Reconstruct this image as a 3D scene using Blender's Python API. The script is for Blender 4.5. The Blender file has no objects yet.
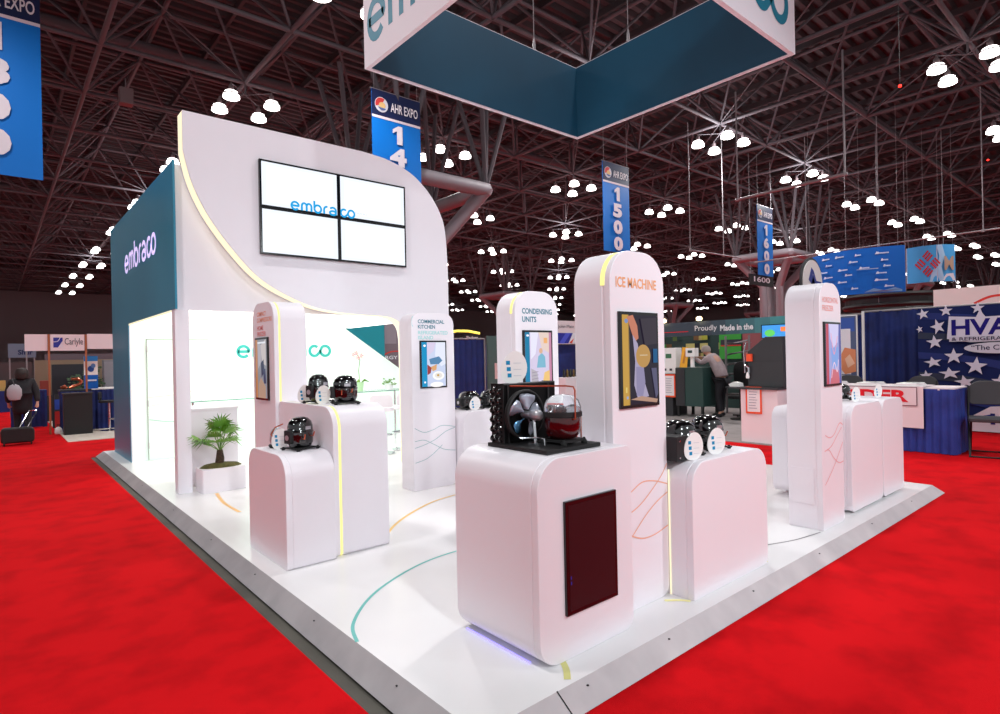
import bpy, math, random
from mathutils import Vector, Matrix
random.seed(7)
PI = math.pi
S = bpy.context.scene
COL = S.collection

# ------------------------------------------------------------------ helpers
def lin(c):
    r = []
    for v in c[:3]:
        v = v / 255.0
        r.append(v / 12.92 if v <= 0.04045 else ((v + 0.055) / 1.055) ** 2.4)
    return tuple(r)

def tag(o, label=None, cat=None, group=None, kind=None):
    if label: o['label'] = label
    if cat: o['category'] = cat
    if group: o['group'] = group
    if kind: o['kind'] = kind
    return o

def thing(name, label, cat, loc=(0, 0, 0), group=None, rz=0):
    o = bpy.data.objects.new(name, None); COL.objects.link(o)
    o.empty_display_size = .1
    o.location = loc; o.rotation_euler = (0, 0, rz)
    return tag(o, label, cat, group)

def wloc(o):
    v = Vector((0, 0, 0))
    while o is not None:
        v += Vector(o.location); o = o.parent
    return v

def copy_tree(o, parent=None):
    c = o.copy(); COL.objects.link(c)
    if parent is not None: c.parent = parent
    for ch in list(o.children):
        copy_tree(ch, c)
    return c

def dup(o, loc, rz=None, label=None, group=None, scale=None):
    c = copy_tree(o)
    c.location = loc
    if rz is not None: c.rotation_euler = (0, 0, rz)
    if scale: c.scale = (scale,) * 3
    if label: c['label'] = label
    if group: c['group'] = group
    return c

class MB:
    def __init__(self):
        self.v = []; self.f = []; self.c = []; self.m = []; self.cur = (1, 1, 1); self.mi = 0
    def add(self, vs, fs, col=None):
        n = len(self.v); self.v += [tuple(p) for p in vs]
        for f in fs:
            self.f.append([i + n for i in f]); self.c.append(col or self.cur); self.m.append(self.mi)
        return self
    def box(self, a, b, col=None):
        x0, y0, z0 = a; x1, y1, z1 = b
        vs = [(x0, y0, z0), (x1, y0, z0), (x1, y1, z0), (x0, y1, z0), (x0, y0, z1), (x1, y0, z1), (x1, y1, z1), (x0, y1, z1)]
        return self.add(vs, [(0, 3, 2, 1), (4, 5, 6, 7), (0, 1, 5, 4), (1, 2, 6, 5), (2, 3, 7, 6), (3, 0, 4, 7)], col)
    def prism(self, pts, fn, d0, d1, col=None):
        """pts: 2-D outline, fn(u,v,d)->3-D"""
        n = len(pts)
        vs = [fn(u, v, d0) for u, v in pts] + [fn(u, v, d1) for u, v in pts]
        fs = [tuple(range(n))[::-1], tuple(range(n, 2 * n))] + [(i, (i + 1) % n, n + (i + 1) % n, n + i) for i in range(n)]
        return self.add(vs, fs, col)
    def tube(self, path, r, n=8, col=None, cap=True):
        P = [Vector(p) for p in path]; vs = []; fs = []
        up = None
        for i, p in enumerate(P):
            if i == 0: t = P[1] - P[0]
            elif i == len(P) - 1: t = P[-1] - P[-2]
            else: t = (P[i + 1] - P[i]).normalized() + (P[i] - P[i - 1]).normalized()
            if t.length < 1e-9: t = Vector((0, 0, 1))
            t.normalize()
            if up is None:
                up = Vector((0, 0, 1)) if abs(t.z) < .9 else Vector((1, 0, 0))
            a = t.cross(up)
            if a.length < 1e-4: a = t.cross(Vector((0, 1, 0)))
            a.normalize(); b = a.cross(t).normalized(); up = b
            rr = r[i] if isinstance(r, (list, tuple)) else r
            for k in range(n):
                q = 2 * PI * k / n
                vs.append(p + a * (rr * math.cos(q)) + b * (rr * math.sin(q)))
        for i in range(len(P) - 1):
            for k in range(n):
                k2 = (k + 1) % n
                fs.append((i * n + k, i * n + k2, (i + 1) * n + k2, (i + 1) * n + k))
        if cap:
            fs.append(tuple(range(n))[::-1]); fs.append(tuple(range((len(P) - 1) * n, len(P) * n)))
        return self.add(vs, fs, col)
    def lathe(self, prof, c=(0, 0, 0), n=24, sx=1, sy=1, axis='z', col=None):
        vs = []; fs = []
        for (r, h) in prof:
            for k in range(n):
                q = 2 * PI * k / n
                x, y = r * math.cos(q) * sx, r * math.sin(q) * sy
                if axis == 'z': vs.append((c[0] + x, c[1] + y, c[2] + h))
                elif axis == 'y': vs.append((c[0] + x, c[1] + h, c[2] + y))
                else: vs.append((c[0] + h, c[1] + x, c[2] + y))
        for i in range(len(prof) - 1):
            for k in range(n):
                k2 = (k + 1) % n
                fs.append((i * n + k, i * n + k2, (i + 1) * n + k2, (i + 1) * n + k))
        if prof[0][0] > 1e-5: fs.append(tuple(range(n))[::-1])
        if prof[-1][0] > 1e-5: fs.append(tuple(range((len(prof) - 1) * n, len(prof) * n)))
        return self.add(vs, fs, col)
    def build(self, name, mat, parent=None, smooth=False, bevel=0, world=True, origin=None):
        if parent is not None:
            off = wloc(parent) if world else Vector((0, 0, 0))
        elif origin is not None: off = Vector(origin)
        else:
            xs = [p[0] for p in self.v]; ys = [p[1] for p in self.v]; zs = [p[2] for p in self.v]
            off = Vector(((min(xs) + max(xs)) / 2, (min(ys) + max(ys)) / 2, min(zs)))
        me = bpy.data.meshes.new(name)
        me.from_pydata([tuple(Vector(p) - off) for p in self.v], [], self.f)
        mats = mat if isinstance(mat, (list, tuple)) else [mat]
        for m in mats: me.materials.append(m)
        if len(mats) > 1: me.polygons.foreach_set('material_index', self.m)
        if any(c != (1, 1, 1) for c in self.c):
            at = me.color_attributes.new('Col', 'FLOAT_COLOR', 'CORNER')
            i = 0
            for pi, p in enumerate(me.polygons):
                c = self.c[pi]
                for _ in range(p.loop_total):
                    at.data[i].color = (c[0], c[1], c[2], 1); i += 1
        if smooth:
            me.polygons.foreach_set('use_smooth', [True] * len(me.polygons))
            if smooth != 'all':
                me.validate(); me.update()
                try: me.set_sharp_from_angle(angle=math.radians(smooth if smooth is not True else 38))
                except Exception: pass
        me.update()
        o = bpy.data.objects.new(name, me); COL.objects.link(o)
        if parent is not None: o.parent = parent
        else: o.location = off
        if bevel:
            b = o.modifiers.new('bevel', 'BEVEL'); b.width = bevel; b.segments = 2; b.limit_method = 'ANGLE'; b.angle_limit = math.radians(50)
        return o

def struct(name, mb, mat, **k):
    o = mb.build(name, mat, **k); o['kind'] = 'structure'; return o

# ------------------------------------------------------------------ materials
def nodes(name):
    m = bpy.data.materials.new(name); m.use_nodes = True
    nt = m.node_tree; return m, nt, nt.nodes['Principled BSDF']

def mat(name, col, rough=.5, metal=0., emit=0., ecol=None, noise=None, spec=None, trans=0., alpha=1., coat=0., bump=None):
    m, nt, b = nodes(name)
    c = lin(col)
    b.inputs['Base Color'].default_value = (*c, 1)
    b.inputs['Roughness'].default_value = rough
    b.inputs['Metallic'].default_value = metal
    if spec is not None: b.inputs['Specular IOR Level'].default_value = spec
    if trans: b.inputs['Transmission Weight'].default_value = trans; b.inputs['IOR'].default_value = 1.2
    if coat: b.inputs['Coat Weight'].default_value = coat; b.inputs['Coat Roughness'].default_value = .1
    if alpha < 1: b.inputs['Alpha'].default_value = alpha
    if emit:
        b.inputs['Emission Color'].default_value = (*(lin(ecol) if ecol else c), 1)
        b.inputs['Emission Strength'].default_value = emit
    if noise:
        sc, c2 = noise[0], lin(noise[1])
        tc = nt.nodes.new('ShaderNodeTexCoord'); n = nt.nodes.new('ShaderNodeTexNoise'); r = nt.nodes.new('ShaderNodeValToRGB')
        n.inputs['Scale'].default_value = sc; n.inputs['Detail'].default_value = 4
        r.color_ramp.elements[0].color = (*c, 1); r.color_ramp.elements[1].color = (*c2, 1)
        r.color_ramp.elements[0].position = noise[2] if len(noise) > 2 else .35; r.color_ramp.elements[1].position = noise[3] if len(noise) > 3 else .7
        nt.links.new(tc.outputs['Object'], n.inputs['Vector']); nt.links.new(n.outputs['Fac'], r.inputs['Fac'])
        nt.links.new(r.outputs['Color'], b.inputs['Base Color'])
    if bump:
        tc = nt.nodes.new('ShaderNodeTexCoord'); n = nt.nodes.new('ShaderNodeTexNoise'); bp = nt.nodes.new('ShaderNodeBump')
        n.inputs['Scale'].default_value = bump[0]; bp.inputs['Strength'].default_value = bump[1]; bp.inputs['Distance'].default_value = .01
        nt.links.new(tc.outputs['Object'], n.inputs['Vector']); nt.links.new(n.outputs['Fac'], bp.inputs['Height']); nt.links.new(bp.outputs['Normal'], b.inputs['Normal'])
    return m

def vmat(name, rough=.6, emit=0., spec=.3, base=1.):
    m, nt, b = nodes(name)
    a = nt.nodes.new('ShaderNodeAttribute'); a.attribute_name = 'Col'
    b.inputs['Roughness'].default_value = rough; b.inputs['Specular IOR Level'].default_value = spec
    if base: nt.links.new(a.outputs['Color'], b.inputs['Base Color'])
    else: b.inputs['Base Color'].default_value = (0, 0, 0, 1)
    if emit:
        nt.links.new(a.outputs['Color'], b.inputs['Emission Color']); b.inputs['Emission Strength'].default_value = emit
        m.cycles.emission_sampling = 'NONE'
    return m

def emat(name, col, s, sample=True, bs=1.):
    m, nt, b = nodes(name)
    b.inputs['Base Color'].default_value = (*[q * bs for q in lin(col)], 1)
    b.inputs['Emission Color'].default_value = (*lin(col), 1); b.inputs['Emission Strength'].default_value = s
    if not sample: m.cycles.emission_sampling = 'NONE'
    return m

M = {}
M['white'] = mat('white_laminate', (240, 234, 240), .38, spec=.4)
M['white_matte'] = mat('white_painted_panel', (236, 233, 240), .6, spec=.3)
M['cream'] = mat('cream_edge', (250, 240, 225), .5)
M['floorwhite'] = mat('white_vinyl_floor', (245, 243, 243), .22, spec=.45, noise=(.6, (236, 234, 235)))
M['teal'] = mat('teal_gloss_paint', (36, 134, 164), .35, spec=.4, noise=(.5, (30, 122, 152)))
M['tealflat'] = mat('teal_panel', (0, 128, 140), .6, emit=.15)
M['sign_teal'] = mat('dark_teal_fabric', (0, 78, 108), .7, noise=(.4, (0, 60, 86)))
M['led'] = emat('warm_led_strip', (255, 248, 150), .95, False, .15)
M['led_soft'] = emat('soft_led_glow', (255, 244, 206), .85, False, .2)
M['glowwall'] = mat('backlit_white_wall', (222, 240, 230), .3, emit=.24, ecol=(236, 255, 243))
M['glowceil'] = emat('luminous_ceiling', (255, 253, 246), 1.35)
M['steel'] = mat('brushed_steel', (186, 182, 184), .4, .15, noise=(3, (166, 162, 165)))
M['chrome'] = mat('chrome', (210, 210, 214), .15, 1.)
M['darkgap'] = mat('bare_hall_concrete', (92, 88, 80), .8, noise=(2, (74, 70, 64)))
M['screenblack'] = mat('black_gloss_bezel', (10, 10, 14), .12, spec=.6)
M['maroon'] = mat('switched_off_display', (36, 4, 9), .1, spec=.6)
M['black'] = mat('black_enamel', (7, 6, 8), .12, coat=.6, spec=.6)
M['blackmatte'] = mat('black_matte', (18, 17, 19), .6)
M['blackrubber'] = mat('black_rubber', (12, 12, 13), .8)
M['copper'] = mat('copper_pipe', (205, 110, 80), .28, .9)
M['silver'] = mat('cast_aluminium', (190, 190, 196), .35, .8, bump=(60, .3))
M['fanblade'] = mat('polished_fan_blade', (196, 200, 216), .25, .55)
M['glass'] = mat('clear_dome', (235, 240, 245), .04, trans=.9, spec=.6)
M['redliquid'] = mat('dark_red_oil', (70, 4, 10), .08, coat=.5)
M['glassgreen'] = mat('green_edged_glass', (190, 225, 212), .08, alpha=.55, spec=.6)
M['glassedge'] = mat('glass_edge', (96, 150, 130), .1)
M['deck'] = mat('corrugated_roof_deck', (56, 50, 53), .85)
M['truss'] = mat('painted_space_frame', (80, 74, 79), .75)
M['column'] = mat('painted_column_pipe', (134, 126, 132), .55)
M['hallwall'] = mat('dark_hall_wall', (104, 92, 94), .8)
M['lampglow'] = emat('lamp_diffuser', (255, 250, 248), 5.0, False)
M['lampcap'] = mat('lamp_housing', (110, 96, 98), .5, emit=.04)
M['rod'] = mat('galvanised_rod', (140, 134, 137), .5, .4)
M['print'] = vmat('printed_graphic', .45)
M['fabricprint'] = vmat('printed_fabric', .8, spec=.1)
M['screen'] = vmat('lit_screen', .15, emit=.95, base=0)
M['dimscreen'] = vmat('lit_screen_dim', .12, emit=.75, base=0)
M['glowprint'] = vmat('glowing_letters', .4, emit=.7)
M['navy'] = mat('navy_drape', (18, 40, 110), .75, noise=(3, (12, 28, 86)), bump=(40, .2))
M['blueskirt'] = mat('royal_blue_skirt', (34, 60, 150), .6, noise=(4, (22, 40, 120)))
M['paper'] = mat('white_paper', (242, 240, 238), .7)
M['tablecloth'] = mat('white_tablecloth', (232, 216, 220), .8)
M['orange'] = mat('orange_frame', (236, 80, 36), .6)
M['padgrey'] = mat('grey_padded_vinyl', (58, 56, 60), .6)
M['skin'] = mat('skin', (196, 146, 124), .6)
M['moss'] = mat('brown_moss', (96, 84, 40), .95, noise=(30, (60, 66, 24)))
M['leaf'] = mat('palm_leaf', (108, 158, 40), .45, noise=(6, (60, 112, 26)))
M['trunk'] = mat('palm_trunk', (74, 54, 36), .9, noise=(40, (38, 28, 20)))
M['darkgreen'] = mat('dark_green_cabinet', (38, 66, 62), .5)
M['machblack'] = mat('charcoal_machine', (44, 44, 48), .5)
M['beige'] = mat('beige_booth_carpet', (206, 196, 184), .9, noise=(4, (192, 182, 170)))
M['greycarpet'] = mat('grey_booth_carpet', (150, 142, 140), .9, noise=(4, (136, 128, 126)))

def carpet():
    m, nt, b = nodes('red_aisle_carpet')
    b.inputs['Roughness'].default_value = .95; b.inputs['Specular IOR Level'].default_value = .05
    tc = nt.nodes.new('ShaderNodeTexCoord'); n = nt.nodes.new('ShaderNodeTexNoise'); r = nt.nodes.new('ShaderNodeValToRGB')
    n.inputs['Scale'].default_value = 2.6; n.inputs['Detail'].default_value = 5; n.inputs['Roughness'].default_value = .55
    r.color_ramp.elements[0].position = .30; r.color_ramp.elements[0].color = (*lin((180, 11, 19)), 1)
    r.color_ramp.elements[1].position = .55; r.color_ramp.elements[1].color = (*lin((210, 16, 24)), 1)
    n2 = nt.nodes.new('ShaderNodeTexNoise'); n2.inputs['Scale'].default_value = 220
    bp = nt.nodes.new('ShaderNodeBump'); bp.inputs['Strength'].default_value = .35; bp.inputs['Distance'].default_value = .01
    nt.links.new(tc.outputs['Object'], n.inputs['Vector']); nt.links.new(tc.outputs['Object'], n2.inputs['Vector'])
    nt.links.new(n.outputs['Fac'], r.inputs['Fac']); nt.links.new(r.outputs['Color'], b.inputs['Base Color'])
    nt.links.new(n2.outputs['Fac'], bp.inputs['Height']); nt.links.new(bp.outputs['Normal'], b.inputs['Normal'])
    return m
M['carpet'] = carpet()

# ------------------------------------------------------------------ 2-D graphics on real flat surfaces
_tc = {}
def text2d(s, bold=0.):
    k = (s, bold)
    if s == '1' and k not in _tc: _tc[k] = ([(.42, 0), (.92, 0), (.92, 1), (.55, 1), (.06, .76), (.06, .56), (.42, .70)], [(0, 1, 2, 3, 4, 5, 6)])
    if k in _tc: return _tc[k]
    cu = bpy.data.curves.new('t', 'FONT'); cu.body = s; cu.size = 1; cu.offset = bold; cu.resolution_u = 3
    o = bpy.data.objects.new('t', cu); COL.objects.link(o)
    dg = bpy.context.evaluated_depsgraph_get(); dg.update()
    me = bpy.data.meshes.new_from_object(o.evaluated_get(dg))
    vs = [(v.co.x, v.co.y) for v in me.vertices]; fs = [tuple(p.vertices) for p in me.polygons]
    bpy.data.objects.remove(o); bpy.data.curves.remove(cu); bpy.data.meshes.remove(me)
    x0 = min(v[0] for v in vs); x1 = max(v[0] for v in vs); y0 = min(v[1] for v in vs); y1 = max(v[1] for v in vs)
    _tc[k] = ([((x - x0) / (x1 - x0), (y - y0) / (y1 - y0)) for x, y in vs], fs)
    return _tc[k]

def ribbon(pts, w):
    n = len(pts); L = []; R = []
    for i in range(n):
        a = pts[max(i - 1, 0)]; b = pts[min(i + 1, n - 1)]
        dx, dy = b[0] - a[0], b[1] - a[1]; l = math.hypot(dx, dy) or 1
        nx, ny = -dy / l * w / 2, dx / l * w / 2
        L.append((pts[i][0] + nx, pts[i][1] + ny)); R.append((pts[i][0] - nx, pts[i][1] - ny))
    vs = L + R
    return vs, [(i, n + i, n + i + 1, i + 1) for i in range(n - 1)]

def arc(cx, cy, rx, ry, a0, a1, n=18):
    return [(cx + rx * math.cos(math.radians(a0 + (a1 - a0) * i / n)), cy + ry * math.sin(math.radians(a0 + (a1 - a0) * i / n))) for i in range(n + 1)]

def smoothline(P, n=8):
    out = []
    for i in range(len(P) - 1):
        p0 = P[max(i - 1, 0)]; p1 = P[i]; p2 = P[i + 1]; p3 = P[min(i + 2, len(P) - 1)]
        for k in range(n):
            t = k / n
            out.append(tuple(.5 * ((2 * p1[j]) + (-p0[j] + p2[j]) * t + (2 * p0[j] - 5 * p1[j] + 4 * p2[j] - p3[j]) * t * t + (-p0[j] + 3 * p1[j] - 3 * p2[j] + p3[j]) * t ** 3) for j in range(2)))
    out.append(P[-1]); return out

def logo_strokes():
    """rounded lower-case 'embraco' with the c and o linked"""
    g = []; x = 0
    g.append([(x + .06, .50), (x + .86, .50)] + arc(x + .46, .5, .40, .42, 2, 318)); x += 1.12
    g.append([(x + .08, .08), (x + .08, .62)] + arc(x + .35, .62, .27, .30, 180, 0, 12) + [(x + .62, .08)])
    g.append([(x + .62, .62)] + arc(x + .89, .62, .27, .30, 180, 0, 12) + [(x + 1.16, .08)]); x += 1.42
    g.append([(x + .08, 1.38), (x + .08, .5)]); g.append(arc(x + .47, .5, .39, .42, 180, 540, 24)); x += 1.12
    g.append([(x + .08, .08), (x + .08, .55)] + arc(x + .42, .55, .34, .37, 180, 78, 8)); x += .70
    g.append(arc(x + .42, .60, .36, .32, 150, 0, 12) + [(x + .78, .08)]); g.append(arc(x + .42, .30, .36, .22, 0, 360, 20)); x += 1.08
    g.append(arc(x + .44, .5, .38, .42, 48, 300, 20) + [(x + .86, .36), (x + .98, .62)] + arc(x + 1.34, .5, .40, .42, 150, -180, 24)[1:] + [(x + .90, .42)])
    x += 1.80
    return g, x

class Decal:
    """layered flat shapes on a plane: origin + u*U + v*V, facing N"""
    def __init__(self, O, U, V, N, eps=.0015):
        self.O, self.U, self.V, self.N = map(Vector, (O, U, V, N)); self.e = eps; self.k = 1; self.mb = MB()
    def _p(self, u, v): return self.O + self.U * u + self.V * v + self.N * (self.e * self.k)
    def mesh(self, vs, fs, col, step=True):
        self.mb.add([self._p(*p) for p in vs], fs, lin(col))
        if step: self.k += 1
        return self
    def poly(self, pts, col, step=True): return self.mesh(pts, [tuple(range(len(pts)))], col, step)
    def rect(self, u0, v0, u1, v1, col, step=True): return self.poly([(u0, v0), (u1, v0), (u1, v1), (u0, v1)], col, step)
    def ell(self, cu, cv, ru, rv, col, n=24, step=True): return self.poly([(cu + ru * math.cos(2 * PI * i / n), cv + rv * math.sin(2 * PI * i / n)) for i in range(n)], col, step)
    def text(self, s, u0, v0, w, h, col, bold=0., step=True):
        vs, fs = text2d(s, bold); return self.mesh([(u0 + x * w, v0 + y * h) for x, y in vs], fs, col, step)
    def line(self, pts, w, col, sm=True, step=True):
        if sm: pts = smoothline(pts)
        vs, fs = ribbon(pts, w); return self.mesh(vs, fs, col, step)
    def logo(self, u0, v0, w, h, col, sw=.17):
        g, W = logo_strokes()
        for s in g:
            vs, fs = ribbon(s, sw); self.mesh([(u0 + x / W * w, v0 + y * h) for x, y in vs], fs, col, False)
            self.k += .15
        self.k += 1; return self
    def star(self, cu, cv, r, col, rot=0., sx=1.):
        pts = []
        for i in range(10):
            rr = r if i % 2 == 0 else r * .4; q = PI / 2 + i * PI / 5 + rot
            pts.append((cu + sx * rr * math.cos(q), cv + rr * math.sin(q)))
        return self.poly(pts, col)
    def build(self, name, parent=None, m='print'): return self.mb.build(name, M[m], parent)

def face(dirn, x, y, z):
    """decal plane with its origin at a lower-left corner seen from the front"""
    if dirn == '-Y': return (x, y, z), (1, 0, 0), (0, 0, 1), (0, -1, 0)
    if dirn == '-X': return (x, y, z), (0, -1, 0), (0, 0, 1), (-1, 0, 0)
    if dirn == '+Z': return (x, y, z), (1, 0, 0), (0, 1, 0), (0, 0, 1)

# ------------------------------------------------------------------ camera
H = 1.7
cam = bpy.data.cameras.new('camera'); co = bpy.data.objects.new('camera', cam); COL.objects.link(co)
cam.sensor_width = 36; cam.lens = 592 / 1000 * 36; cam.clip_end = 400; cam.clip_start = .05
yaw, roll = math.radians(40.6), math.radians(1.2)
co.matrix_world = Matrix.Translation((0, 0, H)) @ Matrix.Rotation(-yaw, 4, 'Z') @ Matrix.Rotation(PI / 2, 4, 'X') @ Matrix.Rotation(-roll, 4, 'Z')
S.camera = co

# ------------------------------------------------------------------ hall shell
struct('floor', MB().box((-30, -8, -.12), (140, 112, -.012)), M['darkgap'])
cp = MB()
def cbox(x0, y0, x1, y1): cp.box((x0, y0, -.012), (x1, y1, 0))
cbox(-30, -8, 1.345, 112)
cbox(1.345, 13.3, 140, 112)
cbox(8.44, -8, 140, 13.3)
# ragged right-hand edge beside the ramp
edge = [(1.345, 1.1)]
pts = [(1.345, -8), (8.44, -8), (8.44, 1.91)]
random.seed(3)
xx = 8.3
while xx > 1.5:
    pts.append((xx, 1.905 + random.uniform(-.018, .012))); xx -= random.uniform(.12, .3)
pts.append((1.345, 1.86))
cp.add([(x, y, 0) for x, y in pts] , [tuple(range(len(pts)))])
struct('floor_carpet', cp, M['carpet'], origin=(0, 0, 0))
struct('wall_back', MB().box((-30, 108, 0), (140, 108.3, 17)), M['hallwall'])
struct('wall_right', MB().box((132, -8, 0), (132.3, 108, 17)), M['hallwall'])
# corrugated deck
dk = MB(); zc = 15.9; pitch = .55
y = -8.; prof = []
while y < 110:
    prof += [(y, zc), (y + pitch * .35, zc), (y + pitch * .5, zc + .22), (y + pitch * .85, zc + .22)]; y += pitch
vs = [(-30, a, b) for a, b in prof] + [(134, a, b) for a, b in prof]; n = len(prof)
dk.add(vs, [(i, i + 1, n + i + 1, n + i) for i in range(n - 1)])
struct('ceiling', dk, M['deck'], origin=(0, 0, zc))
# space frame
GX0, GY0, P = 7.58, 14.3, 9.33
h = P / 2
def member(mb, a, b, r, n=5):
    mb.tube([a, b], r, n, cap=False)
tr = MB()
ix = range(-6, 27); iy = range(-4, 21)
ZB, ZT = 12.5, 15.4
def bn(i, j): return (GX0 + i * h, GY0 + j * h, ZB)
def tn(i, j): return (GX0 + (i + .5) * h, GY0 + (j + .5) * h, ZT)
for i in ix:
    for j in iy:
        far = (i > 10 or j > 12); nn = 4 if far else 6
        rb = .075 if (i % 2 == 0) else .06
        b0 = bn(i, j)
        member(tr, b0, bn(i + 1, j), .085, nn); member(tr, b0, bn(i, j + 1), .085, nn)
        t0 = tn(i, j)
        member(tr, t0, tn(i + 1, j), .09, nn); member(tr, t0, tn(i, j + 1), .09, nn)
        for q in ((i, j), (i + 1, j), (i, j + 1), (i + 1, j + 1)):
            member(tr, t0, bn(*q), .055, nn)
        if (i + j) % 2 == 0 and not far: member(tr, b0, bn(i + 1, j + 1), .03, 4)
struct('ceiling_truss', tr, M['truss'], smooth='all', origin=(0, 0, ZB))
# purlins under the deck
pu = MB()
for i in range(-10, 54):
    x = GX0 + i * h / 2; pu.box((x - .06, -8, 15.6), (x + .06, 108, 15.88))
struct('ceiling_purlins', pu, M['deck'], origin=(0, 0, 15.6))
# big round main girders
mg = MB()
for j in (-1, 2, 5, 8, 11, 14):
    y = GY0 + j * P / 1.0 - 4.6
    if y < 108: mg.tube([(-30, y, 15.0), (132, y, 15.0)], .22, 8)
struct('ceiling_girders', mg, M['truss'], smooth='all', origin=(0, 0, 15))

# columns: clusters of four pipes that fan out to a square pipe capital
def column(cx, cy):
    t = thing('roof_column', 'pale grey tree column of clustered pipes with a square pipe capital', 'column', (cx, cy, 0), 'roof columns of the hall')
    for sx in (-1, 1):
        for sy in (-1, 1):
            m = MB(); m.tube([(cx + sx * .55, cy + sy * .55, 0), (cx + sx * .55, cy + sy * .55, 6.1), (cx + sx * 1.8, cy + sy * 1.8, 8.0)], .26, 12)
            m.build('pipe', M['column'], t, smooth=True)
    m = MB(); q = 1.8; c = [(cx - q, cy - q, 8), (cx + q, cy - q, 8), (cx + q, cy + q, 8), (cx - q, cy + q, 8)]
    for k in range(4): m.tube([c[k], c[(k + 1) % 4]], .27, 12)
    for k in range(4): m.lathe([(.02, -.28), (.2, -.2), (.28, 0), (.2, .2), (.02, .28)], c[k], 10)
    m.build('capital', M['column'], t, smooth=True)
    m = MB()
    for k in range(4):
        for dx, dy in ((.9, .9), (-.9, .9), (.9, -.9), (-.9, -.9)):
            m.tube([c[k], (c[k][0] + dx, c[k][1] + dy, ZB)], .09, 6)
    m.build('strut', M['truss'], t, smooth=True)
for cx, cy in ((12.4, 19.0), (40.4, 18.3), (68.4, 18.3), (68.4, 44.6), (40.4, 46), (96.4, 18.3), (96.4, 46), (68.4, 72), (96.4, 72)):
    column(cx, cy)

# lamp clusters
def lamp_cluster():
    t = thing('pendant_light_cluster', 'cluster of four white dome high-bay lamps hanging from the dark roof frame', 'ceiling light', (0, 0, 0), 'high-bay lamp clusters of the hall')
    f = MB()
    f.tube([(-.74, -.74, .42), (.74, .74, .42)], .02, 6).tube([(-.74, .74, .42), (.74, -.74, .42)], .02, 6).tube([(0, 0, .4), (0, 0, .9)], .035, 6)
    f.build('hanging_frame', M['truss'], t)
    first = None
    for sx in (-1, 1):
        for sy in (-1, 1):
            if first is None:
                l = MB().lathe([(.25, -.16), (.29, -.14), (.28, 0), (.21, .09), (.12, .13)], (0, 0, 0), 16).build('lamp', M['lampglow'], t, smooth=True)
                MB().lathe([(.282, -.045), (.296, -.04), (.292, .0), (.278, .005)], (0, 0, 0), 16).lathe([(.1, .15), (.09, .3), (.04, .36), (.02, .45)], (0, 0, 0), 10).build('lamp_cap', M['lampcap'], l, smooth=True)
                l.location = (sx * .74, sy * .74, 0); first = l
            else:
                l2 = copy_tree(first, t); l2.location = (sx * .74, sy * .74, 0)
    return t
proto = lamp_cluster()
fx, fy = math.sin(yaw), math.cos(yaw)
used = False; nclus = 0
special = {(-0, -0): None}
for i in range(-1, 13):
    for j in range(-1, 10):
        x = GX0 + i * P; y = GY0 + j * P
        dep = x * fx + y * fy; lat = x * fy - y * fx
        if dep < 3 or abs(lat) > dep * .95 + 1.5: continue
        if (11.6 - H) / dep > .66: continue
        if x > 128 or y > 104: continue
        near = dep < 26
        lab = None
        if (i, j) == (0, 1): lab = 'lamp cluster above the top left edge of the white video wall panel'
        elif (i, j) == (1, 0): lab = None
        elif (i, j) == (2, 0): lab = 'lamp cluster between the hanging square sign and the blue 1600 banner'
        elif (i, j) == (2, -1): lab = 'largest bright lamp cluster near the upper right corner of the photo'
        elif (i, j) == (2, 1): lab = 'lamp cluster just left of the top of the blue 1500 banner'
        elif (i, j) == (1, 1): lab = 'lamp cluster just right of the blue banner numbered 14'
        if not used: c = proto; used = True; c.location = (x, y, 11.6); 
        else: c = dup(proto, (x, y, 11.6))
        c['label'] = lab or 'cluster of four white dome high-bay lamps hanging from the dark roof frame'
        if lab:
            if 'group' in c: del c['group']
        else: c['group'] = 'high-bay lamp clusters of the hall'
        nclus += 1
print('clusters', nclus)

# ------------------------------------------------------------------ booth platform
X0, X1, Y0, Y1 = 1.54, 8.3, 1.985, 13.2
struct('floor_platform', MB().box((X0, Y0, 0), (X1, Y1, .1)), M['floorwhite'])
rp = MB()
def quad(mb, *p): mb.add(list(p), [tuple(range(len(p)))])
xo, yo, xr, yr = 1.43, 1.89, 8.42, 13.3
z1 = .101
quad(rp, (xo, yr, .004), (xo, yo, .004), (X0, Y0, z1), (X0, Y1, z1))
quad(rp, (xr, yo, .004), (xr, yr, .004), (X1, Y1, z1), (X1, Y0, z1))
quad(rp, (xr, yr, .004), (xo, yr, .004), (X0, Y1, z1), (X1, Y1, z1))
fr_ = MB(); quad(fr_, (xo, yo, .004), (xr, yo, .004), (X1, Y0, z1), (X0, Y0, z1)); struct('trim_2', fr_, mat('pale_ramp', (206, 200, 202), .5, noise=(4, (190, 184, 187))), origin=(0, 0, 0))
struct('trim_1', rp, M['steel'], origin=(0, 0, 0))
sc = MB()
for y in (2.6, 3.6, 4.7, 5.9, 7.4, 9.2, 11):
    sc.lathe([(.007, 0), (.007, .003), (0.0001, .004)], (1.505, y, .07), 8)
for x in (2.2, 2.9, 3.9, 5, 6.2, 7.4):
    sc.lathe([(.007, 0), (.007, .003), (0.0001, .004)], (x, 1.955, .073), 8)
struct('trim_screws', sc, M['blackmatte'], origin=(0, 0, 0))
rseam = MB(); quad(rseam, (2.03, 1.895, .011), (2.038, 1.895, .011), (2.018, 1.985, .104), (2.010, 1.985, .104)); struct('trim_seam', rseam, M['blackmatte'])
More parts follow.
